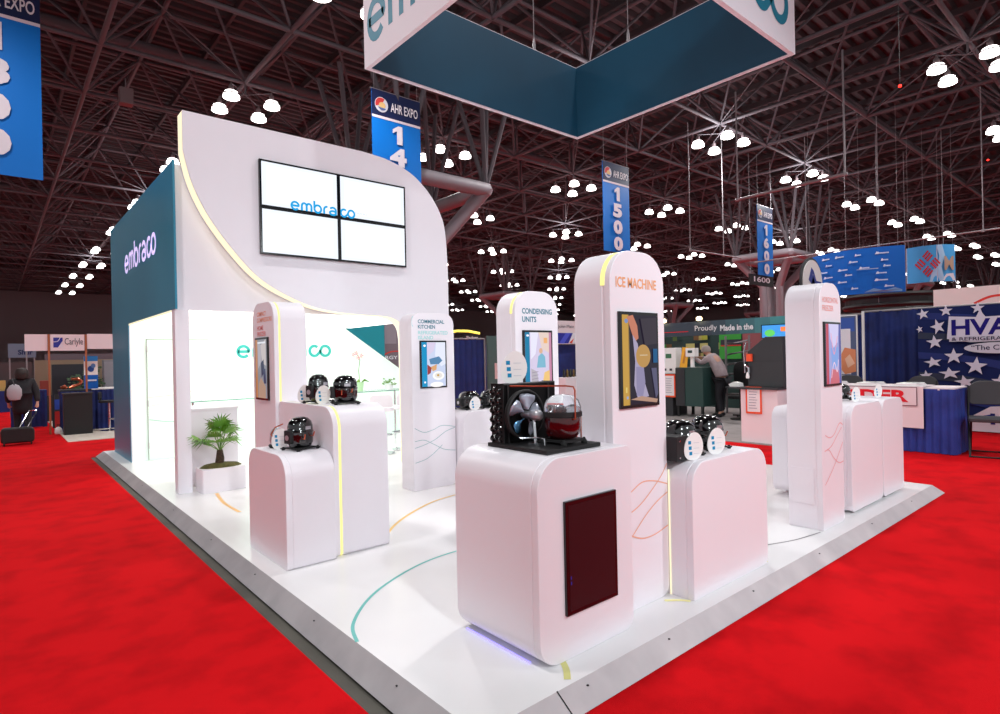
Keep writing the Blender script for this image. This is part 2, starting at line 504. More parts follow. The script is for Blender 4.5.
# coloured line inlays on the platform
def inlay(pts, w, col, label):
    d = Decal((0, 0, .1), (1, 0, 0), (0, 1, 0), (0, 0, 1), .0012); d.line(pts, w, col)
    o = d.build('floor_line', None); tag(o, label, 'floor graphic'); return o
inlay([(1.545, 3.1), (1.63, 3.32), (1.86, 3.58), (2.14, 3.77), (2.52, 3.93), (2.9, 3.98), (3.4, 3.95)], .022, (112, 196, 190), 'thin teal curved line on the white floor left of the front pedestal')
inlay([(2.62, 4.70), (2.9, 5.0), (3.22, 5.25), (3.65, 5.5), (4.0, 5.6), (4.5, 5.65)], .03, (240, 196, 110), 'orange curved line on white floor between left counters and kitchen tower')
inlay([(2.06, 7.8), (1.98, 7.2), (1.98, 6.64)], .04, (250, 200, 130), 'short orange line on white floor below the potted palm')
inlay([(2.26, 2.2), (2.2, 2.1), (2.13, 2.025)], .035, (224, 220, 140), 'short pale yellow line on floor at front pedestal corner')
inlay([(4.5, 2.42), (4.84, 2.30), (5.13, 2.2), (5.5, 2.14)], .014, (120, 116, 120), 'thin dark grey line on the floor toward the right tower')
inlay([(4.44, 2.12), (4.50, 2.22), (4.47, 2.36)], .03, (220, 214, 130), 'small yellow curved mark on the floor at the low white counter')
inlay([(3.28, 2.24), (3.36, 2.17), (3.39, 2.12)], .03, (250, 246, 170), 'pale yellow patch on the floor beneath the ice machine tower')

# ------------------------------------------------------------------ kiosks
def rrect(u0, v0, u1, v1, rt, rb, n=10):
    pts = []
    def cor(cx, cy, r, a0):
        if r <= 0: pts.append((cx, cy)); return
        for k in range(n + 1):
            q = math.radians(a0 + 90 * k / n); pts.append((cx + r * math.cos(q), cy + r * math.sin(q)))
    cor(u1 - rb[1], v0 + rb[1], rb[1], -90); cor(u1 - rt[1], v1 - rt[1], rt[1], 0)
    cor(u0 + rt[0], v1 - rt[0], rt[0], 90); cor(u0 + rb[0], v0 + rb[0], rb[0], 180)
    return pts
def inset(pts, d):
    n = len(pts); out = []
    for i in range(n):
        a, b = pts[i - 1], pts[(i + 1) % n]; dx, dy = b[0] - a[0], b[1] - a[1]; l = math.hypot(dx, dy) or 1
        out.append((pts[i][0] - dy / l * d, pts[i][1] + dx / l * d))
    return out

def kiosk(name, label, cat, front, a0, a1, fpos, depth, z0, z1, rt, rb=(0, 0), plate=.045, gap=.018, led=None, group=None):
    """front '-Y': a = x range, fpos = y of the front.  front '-X': a = y range, fpos = x of the front"""
    if front == '-Y':
        fn = lambda u, v, d: (u, fpos + d, v); base = ((a0 + a1) / 2, fpos + depth / 2, z0)
    else:
        fn = lambda u, v, d: (fpos + d, u, v); base = (fpos + depth / 2, (a0 + a1) / 2, z0)
    t = thing(name, label, cat, base, group)
    pr = rrect(a0, z0, a1, z1, rt, rb)
    MB().prism(pr, fn, 0, plate).build('front_panel', M['white'], t, smooth=30, bevel=.004)
    if led == 'arc':
        MB().prism(inset(pr, .004), fn, plate, plate + gap).build('core', M['white'], t, smooth=30)
        cx, cz, r_ = a0 + rt[0], z1 - rt[0], rt[0] + .0015
        arcp = arc(cx, cz, r_, r_, 110, 184, 14); arci = [(cx + (x - cx) * .9, cz + (z - cz) * .9) for x, z in arcp][::-1]
        MB().prism(arcp + arci, fn, plate - .004, plate + gap + .012).build('light_strip', M['led'], t, smooth=30)
    elif led:
        MB().prism(inset(pr, .004), fn, plate, plate + gap).build('light_strip', M[led], t, smooth=30)
    else:
        MB().prism(inset(pr, .003), fn, plate, plate + gap * .3).build('shadow_gap', M['white'], t, smooth=30)
    MB().prism(pr, fn, plate + (gap if led else gap * .3), depth).build('body', M['white'], t, smooth=30, bevel=.004)
    return t

def screen(parent, front, a0, z0, a1, z1, fpos, shapes, bez=.02, m='screen'):
    """framed display set on the front face; shapes drawn in 0..1 units"""
    if front == '-Y':
        s = MB().box((a0, fpos - .018, z0), (a1, fpos + .002, z1)).build('screen', M['screenblack'], parent, bevel=.003)
        d = Decal((a0 + bez, fpos - .018, z0 + bez), (a1 - a0 - 2 * bez, 0, 0), (0, 0, z1 - z0 - 2 * bez), (0, -1, 0), .0007)
    else:
        s = MB().box((fpos - .018, a0, z0), (fpos + .002, a1, z1)).build('screen', M['screenblack'], parent, bevel=.003)
        d = Decal((fpos - .018, a1 - bez, z0 + bez), (0, -(a1 - a0 - 2 * bez), 0), (0, 0, z1 - z0 - 2 * bez), (-1, 0, 0), .0007)
    shapes(d)
    d.mb.build('picture', M[m], s)
    return s

def letters(parent, front, fpos, items, name='lettering', m='print'):
    o = (0, fpos, 0) if front == '-Y' else (fpos, 0, 0)
    U = (1, 0, 0) if front == '-Y' else (0, -1, 0)
    d = Decal(o, U, (0, 0, 1), (0, -1, 0) if front == '-Y' else (-1, 0, 0), .0015)
    for s, u, v, w, hh, c in items:
        d.text(s, u if front == '-Y' else -u, v, w, hh, c, .022, step=False)
    return d.build(name, parent, m)

def waves(parent, front, fpos, lines, w, col, name='wave_graphic'):
    o = (0, fpos, 0); d = Decal(o, (1, 0, 0), (0, 0, 1), (0, -1, 0), .0013)
    for l in lines: d.line(l, w, col, step=False); d.k += .3
    return d.build(name, parent)

ORG = (240, 170, 120); TL = (0, 118, 140)
# front pedestal that carries the condensing unit
ped = kiosk('display_pedestal', 'large white rounded pedestal in front with a dark red display and machine on top', 'display counter', '-Y', 2.07, 2.838, 2.15, .70, .10, 1.17, (.17, .05), (.14, .07))
screen(ped, '-Y', 2.255, .335, 2.675, .935, 2.15, lambda d: d.rect(0, 0, 1, 1, (52, 6, 14)).rect(.02, .30, .035, .33, (40, 60, 200)).rect(.02, .25, .035, .28, (40, 60, 200)), bez=.022, m='print')
MB().box((2.095, 2.26, .102), (2.105, 2.8, .107)).build('under_light', emat('violet_glow', (150, 140, 255), 1.2, False), ped)

# ICE MACHINE tower
def pic_ice(d):
    d.rect(0, 0, 1, 1, (38, 32, 48)); d.rect(0, .0, .17, 1, (206, 160, 72)).rect(.17, 0, .19, 1, (150, 120, 70))
    d.poly([(.13, .98), (.30, 1.0), (.42, .88), (.45, .74), (.34, .70), (.26, .80)], (206, 130, 104))
    d.poly([(.28, .78), (.42, .68), (.56, .30), (.72, .08), (.40, .06), (.30, .22), (.34, .48)], (176, 166, 196))
    d.poly([(.36, .42), (.58, .42), (.62, .24), (.54, .08), (.36, .10)], (150, 142, 178))
    d.poly([(.19, .06), (.95, .0), (.98, .04), (.5, .09)], (190, 150, 130))
    d.poly([(.80, .40), (.96, .40), (.99, .10), (.92, .05)], (92, 90, 120))
    d.rect(.86, .46, .99, .62, (20, 90, 140)); d.poly([(.5, .96), (.97, .98), (.97, .68), (.62, .66)], (58, 50, 62))
    d.ell(.56, .54, .21, .13, (196, 150, 84)); d.line([(.46, .55), (.68, .55)], .006, (236, 226, 200), False)
    d.ell(.09, .93, .05, .025, (130, 150, 200)); d.rect(.06, .07, .11, .10, (160, 180, 220)); d.rect(.04, .14, .08, .2, (236, 210, 120))
ice = kiosk('display_tower', 'tall white rounded tower lettered ICE MACHINE in orange with a screen', 'display tower', '-Y', 2.84, 3.40, 2.28, .29, .1, 2.35, (.21, .21), (0, .07), led='arc')
screen(ice, '-Y', 2.905, 1.365, 3.305, 1.965, 2.28, pic_ice, m='dimscreen')
letters(ice, '-Y', 2.28, [('ICE MACHINE', 2.895, 2.115, .42, .065, ORG)])
waves(ice, '-Y', 2.28, [[(2.87, .79), (3.0, .84), (3.12, .885), (3.25, .875), (3.395, .835)], [(2.87, .70), (2.98, .71), (3.10, .75), (3.22, .82), (3.33, .90), (3.395, .97)], [(2.87, .64), (3.0, .57), (3.12, .53), (3.25, .53), (3.395, .56)], [(2.88, .47), (3.0, .56), (3.15, .67), (3.28, .74), (3.395, .78)]], .008, (238, 178, 150))
# low counter to its right
low = kiosk('display_counter', 'low white rounded counter right of the ice machine tower, two compressors on top', 'display counter', '-Y', 3.405, 4.43, 2.1, .6, .1, .985, (.16, .16), (0, .06))
MB().box((3.3995, 2.266, .1), (3.4035, 2.276, .93)).build('edge_light', M['led_soft'], low)

# CONDENSING UNITS tower
def pic_cond(d):
    d.rect(0, 0, 1, 1, (206, 196, 222)); d.rect(0, 0, .17, 1, (16, 120, 160)); d.rect(.9, 0, 1, 1, (190, 130, 160))
    d.poly([(.2, 1), (.5, 1), (.38, .6), (.2, .5)], (224, 222, 240)); d.poly([(.5, 1), (.9, 1), (.9, .62), (.62, .7)], (222, 200, 190))
    d.poly([(.42, .35), (.76, .35), (.74, .55), (.62, .62), (.48, .56)], (120, 176, 200)); d.ell(.58, .66, .07, .05, (214, 170, 140))
    d.poly([(.2, .0), (.5, 0), (.42, .28), (.2, .34)], (176, 170, 180)); d.poly([(.6, 0), (.9, 0), (.9, .3), (.7, .26)], (230, 190, 120))
    for k in range(4): d.line([(.22, .08 + .06 * k), (.46, .10 + .06 * k)], .01, (140, 130, 150), False)
    d.ell(.08, .94, .05, .02, (240, 240, 255)); d.rect(.68, .80, .82, .90, (230, 170, 110))
cond = kiosk('display_tower', 'white rounded tower lettered CONDENSING UNITS in teal, behind the front pedestal', 'display tower', '-Y', 3.80, 4.385, 4.2, .28, .1, 2.34, (.21, .21), (0, .05), led='arc')
screen(cond, '-Y', 3.885, 1.38, 4.285, 1.955, 4.2, pic_cond)
letters(cond, '-Y', 4.2, [('CONDENSING', 3.89, 2.115, .41, .055, TL), ('UNITS', 3.89, 2.035, .19, .055, TL)])

# COMMERCIAL KITCHEN tower
def pic_ck(d):
    d.rect(0, 0, 1, 1, (196, 206, 232)); d.rect(0, 0, .22, 1, (20, 140, 190)); d.poly([(.22, 1), (.6, 1), (.5, .8), (.22, .68)], (210, 200, 226))
    d.poly([(.6, 1), (1, 1), (1, .5), (.8, .45), (.55, .7)], (222, 226, 242)); d.poly([(.3, .62), (.72, .68), (.86, .58), (.7, .5), (.35, .5)], (84, 130, 170))
    d.poly([(.22, .5), (.4, .42), (.35, .3), (.22, .26)], (150, 60, 60)); d.poly([(.36, .44), (.62, .5), (.6, .38), (.44, .34)], (214, 160, 110))
    d.ell(.68, .24, .25, .10, (244, 242, 240)); d.ell(.68, .245, .16, .06, (222, 218, 214)); d.ell(.66, .25, .05, .025, (190, 150, 60)); d.ell(.60, .04, .28, .06, (244, 242, 240)); d.ell(.11, .92, .05, .025, (255, 255, 255)); d.rect(.07, .08, .14, .12, (240, 244, 255))
ck = kiosk('display_tower', 'white rounded tower lettered COMMERCIAL KITCHEN REFRIGERATED ISLAND at the arch leg', 'display tower', '-Y', 3.83, 4.46, 6.1, .28, .1, 2.26, (.14, .14), (0, .06))
screen(ck, '-Y', 3.94, 1.335, 4.33, 1.92, 6.1, pic_ck)
letters(ck, '-Y', 6.1, [('COMMERCIAL', 3.925, 2.13, .39, .048, (60, 130, 150)), ('KITCHEN', 3.925, 2.065, .25, .048, (60, 130, 150)), ('REFRIGERATED', 3.925, 1.995, .44, .045, (170, 222, 222)), ('ISLAND', 3.925, 1.935, .22, .045, (170, 222, 222))])
MB().prism(arc(3.87, 2.15, .03, .07, 100, 260, 8) + arc(3.85, 2.15, .012, .06, 255, 105, 6), lambda u, v, d: (u, 6.1 + d, v), -.002, .001).build('drop_emblem', mat('pale_teal_emblem', (160, 220, 224), .5), ck)
waves(ck, '-Y', 6.1, [[(3.85, .86), (3.98, .80), (4.12, .82), (4.25, .86), (4.45, .83)], [(3.85, .62), (4.0, .65), (4.15, .70), (4.3, .78), (4.45, .82)], [(3.85, .70), (3.98, .705), (4.12, .64), (4.28, .56), (4.45, .53)], [(3.85, .44), (4.0, .47), (4.12, .53), (4.25, .62)]], .007, (156, 186, 190))
# counter right of it
midc = kiosk('display_counter', 'white rounded counter between the commercial kitchen tower and the condensing units tower', 'display counter', '-Y', 4.47, 5.75, 5.95, .6, .12, 1.02, (.17, .17), (.05, .05))
MB().box((4.5, 5.97, .1), (4.53, 6.4, .125)).build('under_light', M['led_soft'], midc)

# right tower
def pic_rt(d):
    d.rect(0, 0, 1, 1, (150, 150, 200)); d.rect(0, 0, .18, 1, (176, 60, 80))
    d.poly([(.2, 1), (.9, 1), (.8, .7), (.5, .6), (.3, .75)], (196, 190, 226)); d.poly([(.3, .6), (.85, .62), (.8, .3), (.4, .25)], (120, 150, 210))
    d.poly([(.2, .0), (.9, 0), (.8, .22), (.35, .25)], (190, 96, 110)); d.rect(.86, 0, 1, 1, (80, 84, 150)); d.line([(.3, .1), (.5, .35), (.7, .2), (.8, .4)], .03, (226, 190, 210)); d.line([(.3, .85), (.5, .5), (.75, .8)], .03, (226, 140, 160))
rt_ = kiosk('display_tower', 'narrow white rounded tower at the right edge with pink lettering and a small screen', 'display tower', '-Y', 5.55, 6.04, 2.13, .3, .1, 2.31, (.19, .19), (0, .05))
screen(rt_, '-Y', 5.615, 1.375, 5.985, 1.955, 2.13, pic_rt)
letters(rt_, '-Y', 2.13, [('HORIZONTAL', 5.615, 2.13, .36, .05, (240, 172, 168)), ('FREEZER', 5.615, 2.055, .25, .05, (240, 172, 168))])
waves(rt_, '-Y', 2.13, [[(5.62, .94), (5.72, .91), (5.82, .93), (5.95, 1.02), (6.03, 1.0)], [(5.6, .80), (5.7, .80), (5.8, .72), (5.92, .66), (6.03, .66)], [(5.6, .80), (5.75, .83), (5.9, .92), (6.0, .98)], [(5.6, .5), (5.72, .58), (5.85, .68), (6.02, .84)]], .008, (238, 170, 172))
pl = MB().box((5.542, 2.2, .32), (5.55, 2.4, .645)).build('service_hatch', M['white'], rt_, bevel=.002)
rc1 = kiosk('display_counter', 'white rounded counter just right of the narrow right-hand tower', 'display counter', '-Y', 6.3, 7.18, 2.15, .6, .12, 1.155, (.16, .12), (.06, .06))
rc2 = kiosk('display_counter', 'white rounded counter at the far right corner of the white platform', 'display counter', '-Y', 7.2, 7.88, 2.15, .6, .12, 1.155, (.12, .12), (.06, .06))
rc3 = kiosk('display_counter', 'white rounded counter showing behind the left side of the narrow right tower', 'display counter', '-Y', 6.62, 7.5, 2.85, .22, .14, 1.08, (.14, .14), (.1, .06))

# left kiosk: tower, tall counter, low counter, all facing -X
def pic_k1(d):
    d.rect(0, 0, 1, 1, (140, 140, 150)); d.rect(0, 0, .2, 1, (190, 130, 90)); d.poly([(.2, .95), (.6, .9), (.5, .6), (.25, .5)], (176, 170, 180)); d.poly([(.5, .9), (.95, 1), (.95, .55), (.6, .6)], (200, 190, 190))
    d.poly([(.5, .6), (.75, .66), (.8, .45), (.55, .35)], (40, 50, 80)); d.poly([(.7, .5), (.9, .5), (.95, .25), (.75, .25)], (60, 70, 100)); d.poly([(.3, 0), (.9, 0), (.9, .2), (.5, .35), (.3, .25)], (180, 150, 130)); d.rect(.25, .93, .95, .96, (230, 232, 240))
k1 = kiosk('display_tower', 'white rounded tower with coral lettering on its narrow pink-tinted face, left of the compressors', 'display tower', '-X', 5.74, 6.35, 2.06, .32, .1, 2.295, (.18, .18), (0, 0), led='led')
screen(k1, '-X', 5.88, 1.32, 6.24, 1.945, 2.06, pic_k1, m='dimscreen')
letters(k1, '-X', 2.06, [('COMPACT', 6.21, 2.16, .26, .045, (244, 170, 140)), ('COMPRESSORS', 6.21, 2.10, .42, .045, (244, 170, 140)), ('HOME', 6.21, 2.02, .18, .045, (240, 140, 140)), ('FREEZER', 6.21, 1.96, .25, .045, (240, 140, 140))])
ka = kiosk('display_counter', 'tall white rounded counter with a yellow light strip and two black compressors', 'display counter', '-X', 4.54, 5.735, 2.09, .5, .1, 1.32, (.18, .05), (.03, .03), led='led', gap=.022)
kb = kiosk('display_counter', 'low white rounded counter with pink-tinted end, the leftmost display counter', 'display counter', '-X', 4.5, 5.36, 1.68, .40, .1, .97, (.18, .16), (.02, .02))

# ------------------------------------------------------------------ exhibits
def info_card(loc, rz, label, h_=.19):
    w = h_ * .40
    pts = [(w * math.cos(a) * (1 - .12 * math.sin(a)), h_ * .5 * math.sin(a)) for a in [2 * PI * k / 28 for k in range(28)]]
    pts = [(x + .10 * y, max(y, -h_ * .47)) for x, y in pts]
    t = thing('info_card', label, 'card', loc, None, rz)
    MB().prism(pts, lambda u, v, d: (u, d, v + h_ * .47), 0, .006).build('panel', M['paper'], t, smooth=30, world=False)
    d = Decal((0, 0, 0), (1, 0, 0), (0, 0, 1), (0, -1, 0), .001)
    s = h_ * .06
    for k in range(3): 
        cx = -w * .45 + k * .004; cz = h_ * (.72 - .19 * k) - .02
        d.rect(cx - s, cz - s, cx + s, cz + s, (0, 140, 190), False)
    d.k += 1
    for k in range(3):
        d.rect(-.004, h_ * (.70 - .19 * k) - .02, w * .55, h_ * (.715 - .19 * k) - .02, (205, 208, 214), False)
    d.mb.build('printed_marks', M['print'], t, world=False)
    return t

def compressor(label, loc, rz=0, r=.10, h_=.21, sy=.85, kind='round', cover=True):
    t = thing('compressor', label, 'compressor', (0, 0, 0))
    W = dict(world=False)
    # shell: two pressed halves with a weld flange
    pr = [(r * .55, .02), (r * .85, .03), (r * .98, .06), (r, h_ * .42), (r, h_ * .52), (r * 1.03, h_ * .53), (r * 1.03, h_ * .56), (r * .99, h_ * .57), (r * .97, h_ * .72), (r * .86, h_ * .86), (r * .6, h_ * .96), (r * .3, h_ * .995), (.0001, h_)]
    MB().lathe(pr, (0, 0, .0), 28, 1, sy).build('shell', M['black'], t, smooth=60, **W)
    b = MB()
    for sx in (-1, 1):
        for q in (-1, 1):
            b.prism(rrect(sx * r * .85 - .028, q * r * .8 - .022, sx * r * .85 + .028, q * r * .8 + .022, (.012, .012), (.012, .012), 4), lambda u, v, d: (u, v, d), .010, .018)
    b.box((-r * .8, -r * .75, .010), (r * .8, r * .75, .022))
    b.build('base_plate', M['blackmatte'], t, **W)
    for sx in (-1, 1):
        for q in (-1, 1):
            MB().lathe([(.012, 0), (.014, .004), (.012, .016), (.007, .026)], (sx * r * .9, q * r * .85, 0), 10).build('rubber_foot', M['blackrubber'], t, smooth=True, **W)
    if cover:
        MB().box((-r * 1.22, -r * .35, h_ * .22), (-r * .85, r * .35, h_ * .62)).build('terminal_cover', M['blackmatte'], t, bevel=.006, **W)
        MB().lathe([(.022, 0), (.022, .02), (.012, .024)], (-r * 1.24, 0, h_ * .40), 12, axis='x').build('terminal_cap', M['silver'], t, smooth=True, **W)
    MB().tube([(r * .3, -r * sy * .8, h_ * .42), (r * .35, -r * sy * 1.2, h_ * .42), (r * .4, -r * sy * 1.3, h_ * .55)], .005, 8).build('suction_pipe', M['copper'], t, smooth=True, **W)
    MB().tube([(-r * .4, -r * sy * .8, h_ * .35), (-r * .45, -r * sy * 1.2, h_ * .35), (-r * .45, -r * sy * 1.3, h_ * .5)], .005, 8).build('discharge_pipe', M['copper'], t, smooth=True, **W)
    MB().box((-.02, -r * sy - .001, h_ * .62), (.03, -r * sy * .90, h_ * .72)).build('rating_plate', M['silver'], t, **W)
    t.location = loc; t.rotation_euler = (0, 0, rz); return t

compressor('black hermetic compressor, left one of the pair on the tall counter with the yellow strip', (2.23, 5.13, 1.32), .4, .10, .26, .8)
compressor('black compressor, right one of the pair on the tall counter with the yellow strip', (2.33, 4.80, 1.32), -.3, .105, .25)
info_card((2.14, 5.23, 1.32), -.9, 'white oval card leaning left of the left compressor on the tall counter', .17)
info_card((2.19, 4.95, 1.32), -.9, 'white oval card between the two compressors on the tall counter', .17)
compressor('round black compressor on the lowest leftmost counter', (1.93, 4.82, .97), .3, .11, .27)
# cutaway compressor
t = thing('cutaway_compressor', 'small cutaway compressor with bare metal parts on the lowest leftmost counter', 'compressor', (1.83, 5.08, .97))
m = MB().lathe([(.06, 0), (.07, .02), (.06, .03)], (1.83, 5.08, .97), 16); m.build('base_plate', M['blackmatte'], t, smooth=True)
MB().lathe([(.05, .03), (.06, .06), (.055, .12), (.035, .16), (.02, .17)], (1.83, 5.08, .97), 16).build('motor', M['silver'], t, smooth=30)
MB().tube([(1.80, 5.06, 1.05), (1.76, 5.02, 1.09), (1.79, 5.0, 1.15), (1.86, 5.02, 1.17)], .006, 8).build('copper_pipe', M['copper'], t, smooth=True)
MB().box((1.79, 5.03, 1.04), (1.87, 5.05, 1.10)).build('cylinder_block', M['machblack'], t, bevel=.004)
info_card((1.80, 4.93, .97), -.8, 'white oval card beside the round compressor on the lowest counter', .18)

compressor('black compressor on the low counter, nearer to the ice machine tower', (3.66, 2.35, .985), -.2, .125, .25, .9)
compressor('black compressor on the low counter, farther from the ice machine tower', (4.06, 2.37, .985), -.2, .125, .25, .9)
info_card((3.55, 2.17, .985), -.35, 'white oval card in front of the compressor nearer the ice machine tower', .19)
info_card((3.86, 2.18, .985), -.35, 'white oval card in front of the compressor farther from ice machine tower', .19)
eb = thing('electrical_box', 'black square electrical box with silver screws at left of low counter', 'box', (3.44, 2.32, .985))
MB().box((3.395, 2.2, .985), (3.52, 2.4, 1.15)).build('housing', M['blackmatte'], eb, bevel=.004)
m = MB()
for zz in (1.01, 1.12): m.lathe([(.008, 0), (.006, -.004)], (3.43, 2.199, zz), 8, axis='y')
m.build('screw', M['chrome'], eb)

for k, (x, lab) in enumerate(((4.78, 'left black compressor on the counter behind the commercial kitchen tower'), (5.14, 'right black compressor on the counter behind the commercial kitchen tower'))):
    compressor(lab, (x, 6.22, 1.02), .2 * k, .15, .24)
info_card((4.72, 6.02, 1.02), -.5, 'white oval card before left compressor, counter beside commercial kitchen tower', .18)
info_card((5.08, 6.02, 1.02), -.5, 'white oval card before right compressor, partly behind the condensing coil', .18)
info_card((6.84, 2.28, 1.155), -.3, 'white card with blue squares on the right counter nearest the narrow tower', .16)
info_card((7.52, 2.28, 1.155), -.3, 'white card with blue squares on the last counter at the platform corner', .16)
compressor('small metallic compressor on the counter right of narrow tower', (7.08, 2.50, 1.155), .3, .095, .17)

# condensing unit on the front pedestal
cx0, cx1, cy0, cy1, cz = 2.20, 2.64, 2.235, 2.73, 1.172
cu = thing('condensing_unit', 'black condensing unit with coil, fan and clear-domed compressor on the front pedestal', 'machine', ((cx0 + cx1) / 2, (cy0 + cy1) / 2, cz))
MB().box((cx0, cy0, cz), (cx1, cy1, cz + .022)).build('base_plate', M['blackmatte'], cu, bevel=.002)
zb = cz + .022
fins = MB(); x = cx0 + .02
while x < cx1 - .005: fins.box((x, 2.60, zb), (x + .0022, 2.70, zb + .34)); x += .008
fins.box((cx0 + .012, 2.595, zb), (cx0 + .018, 2.705, zb + .35)).box((cx1 - .006, 2.595, zb), (cx1, 2.705, zb + .35)).box((cx0 + .012, 2.595, zb + .34), (cx1, 2.705, zb + .346)).box((cx0 + .02, 2.66, zb), (cx1 - .01, 2.664, zb + .34))
coil = fins.build('coil', M['blackmatte'], cu)
bd = MB()
for row, yy in enumerate((2.615, 2.65, 2.685)):
    for k in range(6):
        z = zb + .03 + k * .055 + (.012 if row == 1 else 0)
        bd.tube([(cx0 + .02, yy, z - .016)] + [(cx0 + .012 - .024 * math.sin(PI * q / 6), yy, z - .016 * math.cos(PI * q / 6)) for q in range(7)] + [(cx0 + .02, yy, z + .016)], .0065, 8)
bd.build('return_bends', M['black'], coil, smooth=True)
# shroud and fan
sh = MB(); fc = (2.345, 2.55, zb + .165)
ring = [(fc[0] + .14 * math.cos(2 * PI * k / 32), fc[1], fc[2] + .14 * math.sin(2 * PI * k / 32)) for k in range(33)]
sh.tube(ring, .009, 8); sh.tube([(x, y + .02, z) for x, y, z in ring], .006, 8)
sh.box((cx0 + .04, 2.588, zb), (cx0 + .052, 2.594, zb + .34)).box((cx1 - .07, 2.588, zb), (cx1 - .058, 2.594, zb + .34))
sh.build('fan_ring', M['blackmatte'], cu, smooth=True)
fan = MB().lathe([(.02, -.045), (.022, -.01), (.022, .02), (.01, .025)], fc, 16, axis='y').build('fan_hub', M['silver'], cu, smooth=30)
for k in range(5):
    a0 = math.radians(90 + 72 * k - 8); vs = []
    for i in range(6):
        rr = .03 + (.125 - .03) * i / 5; wd = .16 + .30 * min(1, i / 3) * (1 if i < 5 else .7)
        for s in (-1, 0, 1):
            q = a0 + s * wd; vs.append((fc[0] + rr * math.cos(q), fc[1] + s * .018, fc[2] + rr * math.sin(q)))
    fs = []
    for i in range(5):
        for s in range(2): fs.append((i * 3 + s, i * 3 + s + 1, i * 3 + s + 4, i * 3 + s + 3))
    b = MB().add(vs, fs).build('fan_blade', M['fanblade'] if k != 2 else mat('blue_film_blade', (110, 170, 215), .2, .6), cu, smooth='all')
    so = b.modifiers.new('solid', 'SOLIDIFY'); so.thickness = .002
mo = MB().lathe([(.016, 0), (.028, -.008), (.032, -.03), (.032, -.065), (.024, -.08), (.012, -.084)], (fc[0] + .01, fc[1] - .035, fc[2]), 20, axis='y').build('fan_motor', M['silver'], cu, smooth=30)
MB().tube([(fc[0], fc[1] - .07, fc[2] - .03), (fc[0] - .02, fc[1] - .10, zb + .04), (fc[0] - .02, fc[1] - .10, zb)], .010, 8).box((fc[0] - .05, fc[1] - .125, zb), (fc[0] + .01, fc[1] - .07, zb + .012)).build('motor_bracket', M['chrome'], cu, smooth=30)
# clear domed compressor
dc = (2.475, 2.375, zb)
R = .108
body = MB().lathe([(.04, .028), (.075, .034), (.098, .06), (R - .004, .10), (R - .004, .165), (R - .006, .17), (.0001, .17)], dc, 32).build('oil_filled_shell', M['redliquid'], cu, smooth=40)
MB().lathe([(R + .001, .155), (R + .005, .158), (R + .005, .182), (R, .186)], dc, 32).build('clamp_band', M['blackmatte'], cu, smooth=30)
MB().lathe([(R, .186), (R * .99, .215), (R * .86, .25), (R * .56, .275), (.0001, .284)], dc, 32).build('clear_dome', M['glass'], cu, smooth='all')
inn = MB().lathe([(.05, .17), (.055, .19), (.04, .21), (.015, .22)], (dc[0] - .03, dc[1], dc[2]), 14).lathe([(.035, .17), (.035, .205), (.01, .215)], (dc[0] + .045, dc[1] - .02, dc[2]), 12)
inn.box((dc[0] - .03, dc[1] - .06, zb + .17), (dc[0] + .05, dc[1] - .045, zb + .21)).build('pump_parts', M['chrome'], cu, smooth=30)
MB().box((dc[0] - .09, dc[1] - .09, zb + .014), (dc[0] + .09, dc[1] + .09, zb + .028)).build('compressor_plate', M['blackmatte'], cu)
for sx in (-1, 1):
    for sy in (-1, 1):
        MB().lathe([(.016, 0), (.018, .008), (.016, .016), (.01, .024), (.006, .034)], (dc[0] + sx * .085, dc[1] + sy * .085, zb), 12).build('rubber_foot', M['blackrubber'], cu, smooth=True)
MB().tube([(cx0 + .06, 2.59, zb + .335), (dc[0] - .045, dc[1] - R + .035, zb + .335), (dc[0] - .028, dc[1] - R - .004, zb + .33), (dc[0] - .024, dc[1] - R - .012, zb + .31), (dc[0] - .024, dc[1] - R - .012, zb + .15), (dc[0] - .024, dc[1] - R + .004, zb + .145)], .0048, 8).build('copper_line', M['copper'], cu, smooth=True)
MB().tube([(dc[0] + R + .01, dc[1] + .0, zb + .215), (dc[0] + R + .03, dc[1] - .01, zb + .215), (dc[0] + R + .034, dc[1] - .012, zb + .20), (dc[0] + R + .034, dc[1] - .012, zb + .02)], .0045, 8).build('copper_riser', M['copper'], cu, smooth=True)
MB().tube([(cx0 + .05, 2.5, zb + .04), (cx0 + .10, 2.40, zb + .045), (cx0 + .115, 2.37, zb + .04), (cx0 + .115, 2.365, zb + .005)], .005, 8).build('chrome_tube', M['chrome'], cu, smooth=True)
info_card((2.385, 2.655, zb + .346), -.6, 'large white oval card with three blue squares standing on the condensing coil', .20)

cu.location.x += .03

# ------------------------------------------------------------------ pavilion
bl = thing('exhibition_pavilion', 'white and teal two-storey pavilion with a curved front carrying the video wall', 'pavilion', (3.7, 10.5, .1))
# curved front panel
out = [(5.72, .1), (5.72, 3.13), (5.68, 3.78), (5.58, 4.08), (5.40, 4.34), (5.2, 4.52), (5.02, 4.63), (4.8, 4.71), (4.55, 4.765), (4.2, 4.79), (1.80, 4.79), (1.80, 4.31)]
low_ = [(1.80, 4.31), (1.87, 4.0), (1.97, 3.74), (2.10, 3.5), (2.30, 3.22), (2.56, 2.92), (2.78, 2.74), (3.06, 2.59), (3.4, 2.46), (3.77, 2.395), (4.17, 2.37), (4.5, 2.36), (4.66, 2.335), (4.78, 2.28), (4.86, 2.19), (4.89, 2.05), (4.9, 1.8), (4.9, .1)]
K_ = 7.85 / 7.95
sc_k = lambda L: [(x * K_, (1.7 + (z - 1.7) * K_) if z > .2 else z) for x, z in L]
out = sc_k(out); low_ = sc_k(low_)
low_ = smoothline(low_, 5); out_s = out[:2] + smoothline(out[1:10], 5)[1:] + out[10:]
